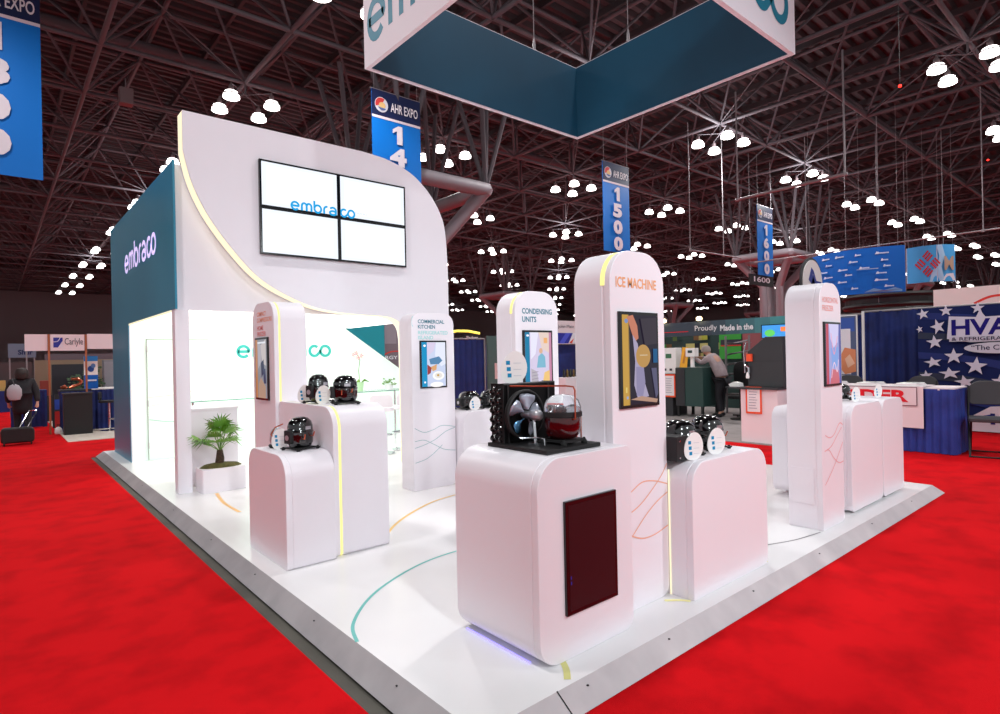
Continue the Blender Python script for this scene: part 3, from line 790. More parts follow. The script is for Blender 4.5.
poly = out_s + low_[1:]
fn = lambda u, v, d: (u, 7.85 + d, v)
MB().prism(poly, fn, 0, .02).build('curved_front', M['white_matte'], bl, smooth=25)
MB().prism(inset(poly, -.0), fn, .02, .23).build('lit_edge', M['led_soft'], bl, smooth=25)
MB().prism(poly, fn, .23, .24).build('front_back_skin', M['white_matte'], bl, smooth=25)
# rear fascia, side fascia, back fascia, roof slab
MB().box((1.72, 8.10, 2.37), (5.6, 8.15, 4.16)).build('front_fascia', M['white_matte'], bl)
MB().box((1.695, 8.02, 2.37), (1.72, 13.0, 4.18)).build('teal_side_fascia', M['teal'], bl)
MB().box((1.695, 11.3, .1), (1.705, 13.0, 2.37)).build('teal_side_wall', M['teal'], bl)
MB().box((1.705, 11.3, .1), (1.725, 12.9, 2.37)).build('side_wall_core', M['white_matte'], bl)
MB().box((1.72, 12.94, .1), (5.7, 13.0, 4.18)).build('back_fascia', M['white_matte'], bl)
MB().box((5.64, 8.18, 2.37), (5.7, 12.94, 4.18)).build('right_fascia', M['teal'], bl)
MB().box((1.72, 8.18, 4.1), (5.64, 12.94, 4.16)).build('roof', M['white_matte'], bl)
post = MB().box((1.70, 8.08, .1), (1.86, 8.14, 2.37)).box((1.70, 8.14, .1), (1.74, 8.24, 2.37)).build('corner_post', M['white_matte'], bl, bevel=.003)
MB().box((1.70, 8.3, 2.345), (1.72, 11.3, 2.37)).build('fascia_lip', M['led_soft'], bl)
MB().box((1.72, 8.2, 2.36), (5.64, 11.3, 2.372)).build('luminous_ceiling', M['glowceil'], bl)
m = MB()
for xx in (2.9, 4.2): m.box((xx, 8.2, 2.350), (xx + .02, 11.3, 2.3595))
m.build('ceiling_joint', M['white_matte'], bl)
bw = MB().box((1.725, 11.3, .1), (5.50, 11.36, 2.36)).prism([(5.5, .1), (7.3, .1), (7.3, 1.14), (5.5, 2.36)], lambda u, v, d: (u, 11.3 + d, v), 0, .06).build('backlit_wall', M['glowwall'], bl)
d = Decal((0, 11.3, 0), (1, 0, 0), (0, 0, 1), (0, -1, 0), .004); d.logo(3.38, 1.78, 1.80, .235, (60, 186, 178), .22)
d.build('wall_lettering', bl)
dr = MB().box((1.95, 11.285, .12), (2.86, 11.30, 2.11)).build('flush_door', M['glowwall'], bl, bevel=.002)
m = MB().box((1.94, 11.28, .11), (1.952, 11.298, 2.12)).box((1.94, 11.28, 2.108), (2.9, 11.298, 2.12)).build('door_outline', mat('grey_seam', (170, 180, 172), .5), dr)
m = MB().box((1.936, 11.272, 1.9), (1.956, 11.285, 2.0)).box((1.936, 11.272, 1.0), (1.956, 11.285, 1.1)).box((1.936, 11.272, .3), (1.956, 11.285, .4)).build('hinge', M['steel'], dr)
# faint curved lines on the glass wall
d = Decal((0, 11.28, 0), (1, 0, 0), (0, 0, 1), (0, -1, 0), .003)
d.line([(1.96, .78), (2.3, .72), (2.7, .74), (3.1, .80)], .01, (170, 205, 200)).line([(1.96, 1.15), (2.4, 1.18), (2.9, 1.28)], .008, (244, 214, 200)).line([(1.96, 1.0), (2.5, 1.1), (3.0, 1.2)], .006, (240, 226, 200))
d.build('wall_wave_graphic', bl)
# side lettering
d = Decal(*face('-X', 1.695, 11.5, 3.20)); d.logo(0, 0, 2.45, .30, (214, 200, 250), .2)
d.build('side_lettering', bl, 'glowprint')
# teal wall panel behind the diagonal partition
tp = MB().prism([(5.45, .1), (6.56, .1), (6.56, 2.6), (5.45, 2.42)], lambda u, v, d: (u, 11.55 + d, v), 0, .05).build('teal_partition', M['tealflat']); tag(tp, 'teal partition seen above the diagonal edge of the glowing wall', 'partition')
m = MB().box((6.6, 11.7, .1), (7.6, 11.78, 2.7)).build('banner_panel', mat('grey_mauve_panel', (120, 104, 112), .7))
tag(m, 'grey upright panel with a red swoosh right of the teal partition', 'panel')
d = Decal(*face('-Y', 6.6, 11.7, .1), eps=.003); d.rect(.05, 1.95, .35, 2.6, (150, 136, 144)).line([(.02, 1.70), (.2, 1.77), (.42, 1.78)], .025, (220, 60, 50)).text('RGY', .05, 1.60, .32, .08, (235, 235, 240), .02)
d.mb.build('printed_graphic', M['print'], m)

# video wall: four displays
def pic_vw(q):
    def f(d):
        base = (238, 244, 255)
        d.rect(0, 0, 1, 1, base)
        d.rect(.06, .08, .94, .92, (250, 252, 255))
    return f
VX, VZ = 2.655, 3.10
wv = 1.092; hv = .617
names = {(0, 0): 'lower left', (1, 0): 'lower right', (0, 1): 'upper left', (1, 1): 'upper right'}
lg, LW = logo_strokes()
for (i, j), nm in names.items():
    a0 = VX + i * wv; b0 = VZ + j * hv
    t = thing('video_display', f'{nm} glowing white display of the four in the video wall', 'screen', (a0 + wv / 2, 7.82, b0), 'video wall displays')
    del t['group']
    MB().box((a0 + .001, 7.80, b0 + .001), (a0 + wv - .001, 7.848, b0 + hv - .001)).build('frame', M['screenblack'], t)
    d = Decal((a0 + .026, 7.80, b0 + .026), (wv - .052, 0, 0), (0, 0, hv - .052), (0, -1, 0), .0008)
    pic_vw(0)(d); d.mb.build('picture', M['screen'], t)
    if j == 1:
        d = Decal((0, 7.797, 0), (1, 0, 0), (0, 0, 1), (0, -1, 0), .0008)
        u0, v0, w_, h_ = 3.06, 3.73, .90, .12
        for k, s in enumerate(lg):
            if (i == 0 and k <= 7) or (i == 1 and k > 7):
                vs, fs = ribbon(s, .23)
                x_off = 0 if i == 0 else .03
                vv = [(min(u0 + x / LW * w_, a0 + wv - .022) + x_off if i == 0 else max(u0 + x / LW * w_ + x_off, a0 + .022), v0 + y * h_) for x, y in vs]
                d.mesh(vv, fs, (30, 160, 225), False); d.k += .1
        if i == 1: d.text('THANKS', 3.99, 3.80, .2, .03, (200, 214, 232), .0)
        d.mb.build('lettering', M['screen'], t)

# interior furniture
dsk = thing('reception_desk', 'white boxy reception desk behind the corner post and potted palm', 'desk', (2.2, 8.75, .1))
MB().box((1.93, 8.45, .1), (2.52, 9.1, 1.08)).build('body', M['white'], dsk, bevel=.004)
MB().box((1.91, 8.43, 1.08), (2.54, 9.12, 1.11)).build('top', M['white'], dsk, bevel=.004)
for (x0, x1_, yy, lab) in ((2.2, 3.6, 10.0, 'long glass-topped high table left of the coral lettered tower'), (4.1, 6.3, 9.95, 'glass-topped high table carrying the potted orchid')):
    t = thing('glass_table', lab, 'table', ((x0 + x1_) / 2, yy + .3, .1))
    MB().box((x0, yy, 1.10), (x1_, yy + .6, 1.112)).build('glass_top', M['glassgreen'], t)
    MB().box((x0, yy - .006, 1.098), (x1_, yy, 1.114)).build('glass_edge', M['glassedge'], t)
    for xx in (x0 + .15, x1_ - .15):
        for y2 in (yy + .08, yy + .52):
            MB().tube([(xx, y2, .1), (xx, y2, 1.10)], .018, 10).build('leg', M['chrome'], t, smooth=True)
# orchid
t = thing('potted_orchid', 'pink orchid in a pale green pot on the glass table', 'plant', (5.25, 10.2, 1.112))
MB().lathe([(.055, 0), (.07, .12), (.075, .17), (.065, .17), (.06, .14)], (5.25, 10.2, 1.112), 16).build('pot', mat('pale_green_pot', (190, 226, 180), .5), t, smooth=30)
MB().tube([(5.25, 10.2, 1.26), (5.23, 10.2, 1.5), (5.26, 10.2, 1.7), (5.2, 10.2, 1.82)], .006, 6).build('stem', M['leaf'], t, smooth=True)
m = MB()
for k in range(5):
    a = k * 1.3; m.add([(5.25, 10.2, 1.26), (5.25 + .1 * math.cos(a), 10.2 + .1 * math.sin(a), 1.34), (5.25 + .2 * math.cos(a + .1), 10.2 + .2 * math.sin(a), 1.28), (5.25 + .1 * math.cos(a + .4), 10.2 + .1 * math.sin(a + .4), 1.30)], [(0, 1, 2, 3)])
m.build('leaf', M['leaf'], t)
pk = mat('pink_petal', (240, 150, 160), .6)
for (px, pz) in ((5.18, 1.83), (5.28, 1.78), (5.21, 1.74), (5.12, 1.80)):
    m = MB()
    for k in range(5):
        a = 2 * PI * k / 5; m.add([(px, 10.19, pz), (px + .03 * math.cos(a - .4), 10.18, pz + .03 * math.sin(a - .4)), (px + .055 * math.cos(a), 10.17, pz + .055 * math.sin(a)), (px + .03 * math.cos(a + .4), 10.18, pz + .03 * math.sin(a + .4))], [(0, 1, 2, 3)])
    m.build('flower', pk, t)

def bar_stool(loc, label, seat='white', rz=0, group=None):
    t = thing('bar_stool', label, 'stool', (0, 0, 0), group)
    W = dict(world=False)
    MB().lathe([(.21, 0), (.22, .008), (.05, .02), (.03, .05)], (0, 0, 0), 24).build('base', M['chrome'], t, smooth=30, **W)
    MB().tube([(0, 0, .04), (0, 0, .72)], .028, 12).build('pole', M['chrome'], t, smooth=True, **W)
    MB().tube([(.03, 0, .3), (.16, -.05, .3), (.17, -.16, .3), (0, -.22, .3), (-.17, -.16, .3), (-.16, -.05, .3), (-.03, 0, .3)], .01, 8).build('footrest', M['chrome'], t, smooth=True, **W)
    MB().prism(rrect(-.2, -.2, .2, .2, (.07, .07), (.07, .07), 5), lambda u, v, d: (u, v, d), .72, .78).build('seat', M[seat], t, smooth=30, bevel=.01, **W)
    MB().prism(rrect(-.19, .80, .19, 1.0, (.07, .07), (.03, .03), 5), lambda u, v, d: (u, .19 + .02 * math.sin(u * 8) + d, v), 0, .03).box((-.02, .17, .76), (.02, .2, .85)).build('backrest', M[seat], t, smooth=30, **W)
    t.location = loc; t.rotation_euler = (0, 0, rz); return t
bar_stool((5.03, 9.0, .1), 'white bar stool with chrome base nearest the tall yellow-striped counter', 'white', 2.6)
bar_stool((5.55, 9.15, .1), 'white bar stool with chrome base nearest the kitchen tower', 'white', 2.9)
gp = thing('trailing_plant', 'small leafy green plant on the glass table beside the kitchen tower', 'plant', (5.85, 10.15, 1.112))
MB().lathe([(.06, 0), (.08, .1), (.07, .1)], (5.85, 10.15, 1.112), 14).build('pot', M['white'], gp, smooth=30)
m = MB()
for k in range(40):
    a = random.uniform(0, 2 * PI); r = random.uniform(.02, .16); z = 1.2 + random.uniform(0, .12)
    x, y = 5.85 + r * math.cos(a), 10.15 + r * math.sin(a)
    m.add([(x, y, z), (x + .03, y + .02, z + .02), (x + .06, y, z), (x + .03, y - .02, z + .01)], [(0, 1, 2, 3)])
m.build('foliage', M['leaf'], gp)

# potted palm
pp = thing('potted_palm', 'green fan palm in a white rectangular planter beside the corner post', 'plant', (2.17, 8.0, .1))
bx = MB().prism(rrect(1.92, 7.86, 2.44, 8.2, (.03, .03), (.03, .03), 4), lambda u, v, d: (u, v, d), .1, .39)
bx.build('planter', M['white'], pp, smooth=30, bevel=.004)
MB().lathe([(.25, 0), (.2, .03), (.1, .045), (.0001, .05)], (2.18, 8.03, .392), 24, 1, .62).build('moss', M['moss'], pp, smooth=True)
tk = [(2.16, 8.03, .40), (2.17, 8.02, .50), (2.17, 8.03, .60)]
MB().tube(tk, [.055, .05, .035], 12).build('trunk', M['trunk'], pp, smooth=True)
random.seed(11)
for k in range(17):
    a = k * 2.399; el = math.radians(random.uniform(12, 78)) if k > 3 else math.radians(80)
    L = random.uniform(.22, .34)
    dx, dy, dz = math.cos(a) * math.cos(el), math.sin(a) * math.cos(el), math.sin(el)
    p0 = Vector((2.17, 8.03, .58)); p1 = p0 + Vector((dx, dy, dz)) * L
    fr = MB(); fr.tube([p0, (p0 + p1) / 2 + Vector((0, 0, .02)), p1], .005, 5)
    D = Vector((dx, dy, dz)).normalized(); side = D.cross(Vector((0, 0, 1)))
    if side.length < .1: side = Vector((1, 0, 0))
    side.normalize(); up = side.cross(D).normalized()
    nb = 13
    for b in range(nb):
        q = math.radians(-95 + 190 * b / (nb - 1)); dr_ = D * math.cos(q) + side * math.sin(q)
        Lb = .23 * (1 - .25 * abs(q) / 1.6) * random.uniform(.85, 1.1)
        w = .011; pw = dr_.cross(up).normalized() * w
        a0 = p1; a1 = p1 + dr_ * Lb * .5 + up * .012; a2 = p1 + dr_ * Lb - Vector((0, 0, .05 * random.uniform(.6, 1.6)))
        fr.add([a0 - pw * .3, a0 + pw * .3, a1 + pw, a1 - pw, a2], [(0, 1, 2, 3), (3, 2, 4)])
    fr.build('frond', M['leaf'], pp)

# ------------------------------------------------------------------ hanging square sign
hx0, hx1, hy0, hy1, hz0, hz1, th = 3.26, 6.84, 2.82, 6.06, 5.0, 6.06, .05
hs = thing('hanging_sign', 'large square hanging ring sign, white outside, teal inside, over the booth', 'sign', ((hx0 + hx1) / 2, (hy0 + hy1) / 2, hz0))
def ringmb(a0, a1, b0, b1, t_, z0, z1):
    m = MB(); m.box((a0, b0, z0), (a1, b0 + t_, z1)); m.box((a0, b1 - t_, z0), (a1, b1, z1)); m.box((a0, b0 + t_, z0), (a0 + t_, b1 - t_, z1)); m.box((a1 - t_, b0 + t_, z0), (a1, b1 - t_, z1)); return m
ringmb(hx0, hx1, hy0, hy1, th, hz0, hz1).build('white_outer_skin', M['white_matte'], hs)
e_ = .006
ringmb(hx0 + th, hx1 - th, hy0 + th, hy1 - th, e_, hz0 + .012, hz1 - .012).build('teal_inner_lining', M['sign_teal'], hs)
for (nm, fr_, O, W_) in (('lettering', '-X', (hx0, hy1 - .10, hz0 + .22), hy1 - hy0 - .3), ('lettering', '-Y', (hx0 + .18, hy0, hz0 + .22), hx1 - hx0 - .36)):
    d = Decal(*face(fr_, *O)); d.logo(0, 0, W_, .48, (0, 120, 148), .21); d.build(nm, hs)
m = MB()
for (x, y) in ((hx0 + .8, hy0 + .02), (hx1 - .8, hy0 + .02), (hx0 + .8, hy1 - .02), (hx1 - .9, hy1 - .02), (hx0 + .02, (hy0 + hy1) / 2), (hx1 - .02, hy1 - 1.), (hx1 - .02, hy0 + 1)):
    m.tube([(x, y, hz1), (x, y, ZB)], .006, 5).lathe([(.025, -.06), (.02, .06), (.005, .14)], (x, y, hz1 + .06), 8)
m.build('suspension_cable', M['rod'], hs)

# ------------------------------------------------------------------ aisle number banners
def aisle_banner(x, y, digits, label, sx=1.8, dz=0.):
    z0, z1 = 6.15 + dz, 10.0 + dz
    t = thing('aisle_banner', label, 'banner', (x + .9, y, z0))
    MB().box((x, y, z0), (x + sx, y + .02, z1)).build('cloth', mat('banner_blue', (0, 104, 192), .7), t)
    d = Decal(*face('-Y', x, y, z0), eps=.006)
    hh = z1 - z0
    d.rect(0, 0, sx, hh, (0, 108, 196)); d.rect(0, hh - .82, sx, hh, (24, 34, 74)).rect(0, hh - .90, sx, hh - .82, (214, 206, 214))
    d.ell(.34, hh - .46, .24, .24, (206, 206, 214)).poly(arc(.34, hh - .46, .22, .22, 60, 200) + [(.34, hh - .46)], (196, 60, 60)).ell(.36, hh - .48, .12, .10, (214, 180, 120)).poly(arc(.36, hh - .5, .16, .14, 200, 330), (90, 110, 160))
    d.text('AHR EXPO', .66, hh - .62, 1.02, .30, (224, 220, 226), .015)
    n = len(digits); step_ = .72
    for k, c in enumerate(digits):
        w = .42 if c == '1' else .62
        d.text(c, sx / 2 - w / 2, hh - .98 - step_ * (k + 1) + .08, w, .60, (214, 208, 216), .06)
    d.build('printed_face', t, 'print')
    MB().tube([(x - .05, y + .01, z1), (x + sx + .05, y + .01, z1)], .025, 8).tube([(x + .1, y + .01, z1), (x + .1, y + .01, ZB)], .008, 5).tube([(x + sx - .1, y + .01, z1), (x + sx - .1, y + .01, ZB)], .008, 5).build('hanging_rail', M['rod'], t)
    return t
aisle_banner(9.2, 16.7, '1400', 'blue aisle banner numbered 14 rising behind the white video wall panel', dz=.28)
aisle_banner(19.85, 16.2, '1500', 'blue aisle banner numbered 1500 above the ice machine tower')
aisle_banner(31.8, 15.3, '1600', 'blue aisle banner numbered 1600, smallest and farthest to the right', dz=-.25)
# leftmost banner, cut by the frame
t = thing('aisle_banner', 'blue aisle banner cut off at the left edge of the photo', 'banner', (.1, 18, 6.2))
bx0, bx1, bz0, bz1 = -.80, 1.0, 6.2, 10.75
MB().box((bx0, 18, bz0), (bx1, 18.02, bz1)).build('cloth', mat('banner_blue_left', (0, 104, 192), .7), t)
d = Decal(*face('-Y', bx0, 18, bz0), eps=.006); sx = bx1 - bx0; hh = bz1 - bz0
d.rect(0, 0, sx, hh, (0, 108, 196)).rect(0, hh - .78, sx, hh, (24, 34, 74)).rect(0, hh - .86, sx, hh - .78, (214, 206, 214)).ell(.34, hh - .5, .26, .26, (206, 206, 214))
d.text('AHR EXPO', .62, hh - .62, 1.08, .32, (224, 220, 226), .015)
for k, c in enumerate('1300'): d.text(c, sx / 2 - .32 if c != '1' else sx / 2 - .22, 3.57 - .66 - .83 * k, .64 if c != '1' else .44, .66, (214, 208, 216), .06)
d.build('printed_face', t, 'print')
MB().tube([(bx0, 18.01, bz1), (bx1, 18.01, bz1)], .025, 8).tube([(bx1 - .1, 18.01, bz1), (bx1 - .1, 18.01, ZB)], .008, 5).tube([(bx0 + .1, 18.01, bz1), (bx0 + .1, 18.01, ZB)], .008, 5).build('hanging_rail', M['rod'], t)

# number plate under the 1600 banner
t = thing('number_plate', 'small black plate reading 1600 under the blue 1600 banner', 'sign', (32.6, 15.5, 5.6))
MB().box((31.2, 15.5, 5.35), (34.0, 15.55, 5.95)).build('plate', M['blackmatte'], t)
d = Decal(*face('-Y', 31.2, 15.5, 5.45), eps=.006); d.text('1600', .5, .1, 1.9, .3, (230, 228, 230), .02); d.build('lettering', t)
MB().tube([(31.4, 15.52, 5.95), (31.4, 15.52, ZB)], .01, 5).tube([(33.9, 15.52, 5.95), (33.9, 15.52, ZB)], .01, 5).build('suspension_cable', M['rod'], t)

# hanging rigging pipes and rods
def rig(label, pipe, rods, r=.035):
    c = pipe[0] if pipe else rods[0]
    t = thing('rigging_pipe', label, 'rigging', tuple(pipe[0]))
    MB().tube(pipe, r, 8).build('crossbar', M['rod'], t, smooth=True)
    for (x, y, z) in rods:
        MB().tube([(x, y, z), (x, y, 12.45)], r * .6, 8).lathe([(.06, -.06), (.06, .06)], (x, y, z), 8).build('drop_rod', M['rod'], t, smooth=True)
rig('thin grey pipe hung on one rod above the narrow right tower', [(23.3, 7.9, 8.0), (23.5, 12.2, 8.0)], [(23.3, 7.98, 8.0), (23.5, 12.1, 8.0)], .06)
rig('thin grey pipe hung on two rods right of the ice machine tower', [(24.7, 15.1, 6.5), (29.1, 14.9, 6.5)], [(24.75, 15.1, 6.5), (27.6, 15.0, 6.5)])
rig('long grey pipe running above the round blue sponsor sign', [(31.2, 15.2, 6.5), (31.1, 2.5, 6.5)], [(31.2, 12.5, 6.5), (31.15, 9.3, 6.5), (31.1, 5.5, 6.5)])

# round sponsor sign
import itertools
def ray(u, v, dep):
    a = (u - 500) / 592.; b = -(v - 357) / 592.
    c, s = math.cos(roll), math.sin(roll)
    x = a * c + b * s; yv = -a * s + b * c
    return Vector((fx * dep + fy * x * dep, fy * dep - fx * x * dep, H + yv * dep))
def curved_sign(name, label, ul, ur, dl, dr_, z0, z1, bulge, draw, nseg=24, tail=True):
    A = ray(ul, 300, dl); B = ray(ur, 300, dr_); A.z = B.z = 0
    D = B - A; L = D.length; Dn = D / L; Nn = Vector((-Dn.y, Dn.x, 0))
    if Nn.dot(Vector((fx, fy, 0))) > 0: Nn = -Nn
    t = thing(name, label, 'sign', tuple((A + B) / 2 + Vector((0, 0, z0))))
    def P_(u, v, k=0.):
        s = u / L; off = bulge * (1 - (2 * s - 1) ** 2)
        return A + Dn * u + Nn * (off + k) + Vector((0, 0, z0 + v))
    m = MB()
    for i in range(nseg):
        u0, u1 = L * i / nseg, L * (i + 1) / nseg
        m.add([P_(u0, 0), P_(u1, 0), P_(u1, z1 - z0), P_(u0, z1 - z0)], [(0, 1, 2, 3)], lin(draw.get('base')(i / nseg)) if callable(draw.get('base')) else lin(draw['base']))
    o = m.build('curved_face', M['print'], t); so = o.modifiers.new('s', 'SOLIDIFY'); so.thickness = .04; so.offset = -1
    m = MB(); k = .02
    for it in draw['items']:
        if it[0] == 'r': vs = [(it[1], it[2]), (it[3], it[2]), (it[3], it[4]), (it[1], it[4])]; fs = [(0, 1, 2, 3)]; c = it[5]
        elif it[0] == 'p': vs = it[1]; fs = [tuple(range(len(vs)))]; c = it[2]
        elif it[0] == 't': tv, fs = text2d(it[1], .02); vs = [(it[2] + x * it[4], it[3] + y * it[5]) for x, y in tv]; c = it[6]
        m.add([P_(u * L, v * (z1 - z0), k) for u, v in vs], fs, lin(c)); k += .004
    m.build('printed_marks', M['print'], t)
    m = MB()
    for u in (.05, .35, .65, .95):
        p = P_(u * L, z1 - z0, -.02); m.tube([p, (p.x, p.y, ZB)], .007, 5)
    m.build('suspension_cable', M['rod'], t)
    return t
items = []
random.seed(5)
# rows of small pale sponsor marks without readable words
for row, us in enumerate(((.12, .3, .46, .64, .84), (.1, .34, .6, .86), (.06, .28, .5, .7, .88), (.16, .34, .56, .84), (.3, .5, .84), (.4, .62, .9))):
    for u in us:
        w = random.uniform(.05, .1); v = .86 - row * .145 + random.uniform(-.01, .01)
        items.append(('r', u - w / 2, v - .015, u + w / 2, v + .012, (176, 196, 226)))
        items.append(('p', [(u - w * .6, v - .02), (u - w * .45, v + .035), (u - w * .25, v + .02), (u - w * .3, v - .02)], (200, 214, 236)))
items += [('p', [(.7, .02), (.78, .1), (.86, .05), (.94, .1), (.99, .05), (.99, .01)], (110, 160, 210)), ('r', .64, .52, .82, .535, (150, 170, 190))]
curved_sign('round_hanging_sign', 'curved blue hanging sign covered with rows of small pale sponsor marks', 808, 906, 29.5, 26, 4.2, 6.25, .9, {'base': (0, 92, 184), 'items': items})
it2 = [('r', 0, 0, .62, 1, (206, 210, 224)), ('p', [(.45, 0), (.5, .3), (.62, .42), (.66, .7), (.6, 1), (.72, 1), (.78, .7), (.7, .4), (.75, .1), (.72, 0)], (160, 196, 226)), ('p', [(.7, .02), (.8, .2), (.95, .22), (1, .02)], (220, 224, 234))]
def bar(cx, cy, w, hh, a):
    ca, sa = math.cos(a), math.sin(a); return [(cx + (x * ca - y * sa) * .68, cy + x * sa + y * ca) for x, y in ((-w, -hh), (w, -hh), (w, hh), (-w, hh))]
for (qx, qy, a) in ((0, .21, PI / 4), (0, -.21, PI / 4), (-.15, 0, -PI / 4), (.15, 0, -PI / 4)):
    for k in (-1, 0, 1):
        it2.append(('p', bar(.42 + qx - k * .085 * math.sin(a) * .68, .5 + qy + k * .085 * math.cos(a), .115, .026, a), (190, 50, 60)))
it2.append(('t', 'M', .76, .3, .2, .38, (176, 150, 130)))
curved_sign('round_hanging_sign', 'curved sky-printed hanging sign with red barred diamond emblem and letter M', 907, 956, 30, 29, 4.95, 6.75, .5, {'base': (70, 160, 220), 'items': it2})
# black ring truss under it
c = ray(893, 295, 31); m = MB()
ring = [(c.x + 2.2 * math.cos(2 * PI * k / 32), c.y + 2.2 * math.sin(2 * PI * k / 32), 3.9) for k in range(33)]
for z in (0, .5): m.tube([(x, y, zz + z) for x, y, zz in ring], .12, 6)
for k in range(32):
    a = ring[k]; b = ring[k + 1]; m.add([a, b, (b[0], b[1], 4.4), (a[0], a[1], 4.4)], [(0, 1, 2, 3)])
rg = thing('black_ring_header', 'black circular header hanging below the curved blue sign', 'sign', (c.x, c.y, 3.9))
m.build('ring_body', M['blackmatte'], rg, smooth=True)
m = MB()
for k in (0, 8, 16, 24): m.tube([ring[k], (ring[k][0], ring[k][1], ZB)], .015, 5)
m.build('suspension_cable', M['rod'], rg)
wr = ray(960, 297, 26)
t = thing('white_header_sign', 'white header sign with a red curved mark above the navy drape', 'sign', (26.6, 3.2, 3.2))
MB().box((26.6, -.5, 3.05), (26.7, 6.2, 3.85)).build('panel', M['paper'], t)
MB().box((26.62, -.4, 0), (26.7, -.3, 3.05)).box((26.62, 6.0, 0), (26.7, 6.1, 3.05)).build('support_post', M['rod'], t)
d = Decal(*face('-X', 26.6, 6.2, 3.05), eps=.006); d.line([(1.2, .2), (1.7, .42), (2.4, .40), (2.5, .2)], .08, (226, 70, 60)).line([(2.5, .3), (3.0, .5), (3.3, .7)], .05, (226, 70, 60)); d.build('red_mark', t)

# oval sign above the right tower
t = thing('oval_sign', 'white round-topped sign with dark rim behind the narrow right tower', 'sign', (15.2, 6.0, 2.9))
ov = arc(15.25, 3.35, .62, .62, -20, 200, 24)
MB().prism(ov, lambda u, v, d: (u, 6 + d, v), 0, .05).build('dark_rim', M['machblack'], t, smooth=30)
MB().prism([(15.25 + (u - 15.25) * .9, 3.35 + (v - 3.35) * .9) for u, v in ov], lambda u, v, d: (u, 5.98 + d, v), 0, .02).build('white_face', M['paper'], t)
d = Decal((14.95, 5.98, 3.55), (.85, 0, -.5), (.25, 0, .45), (0, -1, 0), .004); d.text('M', .1, -.2, .8, .7, (30, 50, 150), .03); d.build('lettering', t)
MB().tube([(15.25, 6.03, 0), (15.25, 6.03, 3.2)], .03, 8).build('pole', M['rod'], t)

# ------------------------------------------------------------------ drapes and skirts
def drape(name, label, p0, p1, z0, z1, matn, amp=.03, wl=.16, cat='curtain', rods=True, group=None):
    A = Vector((*p0, 0)); B = Vector((*p1, 0)); D = B - A; L = D.length; Dn = D / L; Nn = Vector((-Dn.y, Dn.x, 0))
    n = int(L / wl * 8); m = MB(); vs = []
    rows = [z1, z1 - .1 * (z1 - z0), (z0 + z1) / 2, z0]
    ph = random.uniform(0, 6)
    for r, z in enumerate(rows):
        for i in range(n + 1):
            s = L * i / n; k = .55 + .15 * r
            off = amp * k * (math.sin(2 * PI * s / wl + ph) + .45 * math.sin(2 * PI * s / (wl * 2.7) + 1 + r * .2))
            vs.append(A + Dn * s + Nn * off + Vector((0, 0, z)))
    fs = [(r * (n + 1) + i, r * (n + 1) + i + 1, (r + 1) * (n + 1) + i + 1, (r + 1) * (n + 1) + i) for r in range(3) for i in range(n)]
    m.add(vs, fs)
    return m, A, B
def curtain(label, p0, p1, z1, matn='navy', group=None, poles=True):
    t = thing('pipe_and_drape', label, 'curtain', ((p0[0] + p1[0]) / 2, (p0[1] + p1[1]) / 2, 0), group)
    m, A, B = drape('', '', p0, p1, .02, z1, matn, .035, .22)
    m.build('drape', M[matn], t, smooth='all')
    MB().tube([(A.x, A.y, z1), (B.x, B.y, z1)], .025, 8).build('top_rail', M['rod'], t)
    if poles:
        for q in (A, B):
            MB().tube([(q.x, q.y, 0), (q.x, q.y, z1 + .02)], .028, 8).build('upright', M['rod'], t)
            MB().box((q.x - .2, q.y - .2, 0), (q.x + .2, q.y + .2, .012)).build('foot_plate', M['rod'], t)
    return t
curtain('navy drape wall right of the white upright pole, behind the newspaper table', (15.9, 5.12), (15.9, -1.0), 2.6, poles=False)
curtain('navy drape section left of the white upright pole, beside the picture poster', (16.1, 7.2), (16.1, 5.15), 2.56, poles=False)
curtain('navy drape behind the counter, between kitchen tower and green panel', (10.2, 15.1), (12.2, 15.0), 2.3)
t = thing('pipe_and_drape', 'navy drape behind the far table edge near the white machine table', 'curtain', (12.6, 5.6, 0)); 
m, A, B = drape('', '', (11.12, 4.84), (11.12, 4.60), .02, 1.0, 'navy', .03, .16); m.build('drape', M['navy'], t, smooth='all')
t['label'] = 'short royal blue skirt hanging right of the pink-white machine table'
# white pole
pw = MB().tube([(15.6, 5.02, 0), (15.6, 5.02, 2.60)], .032, 10).lathe([(.15, 0), (.15, .015), (.04, .02)], (15.6, 5.02, 0), 16).build('upright_pole', M['paper'], smooth=True)
tag(pw, 'slim white upright pole in front of the navy drapes', 'pole')

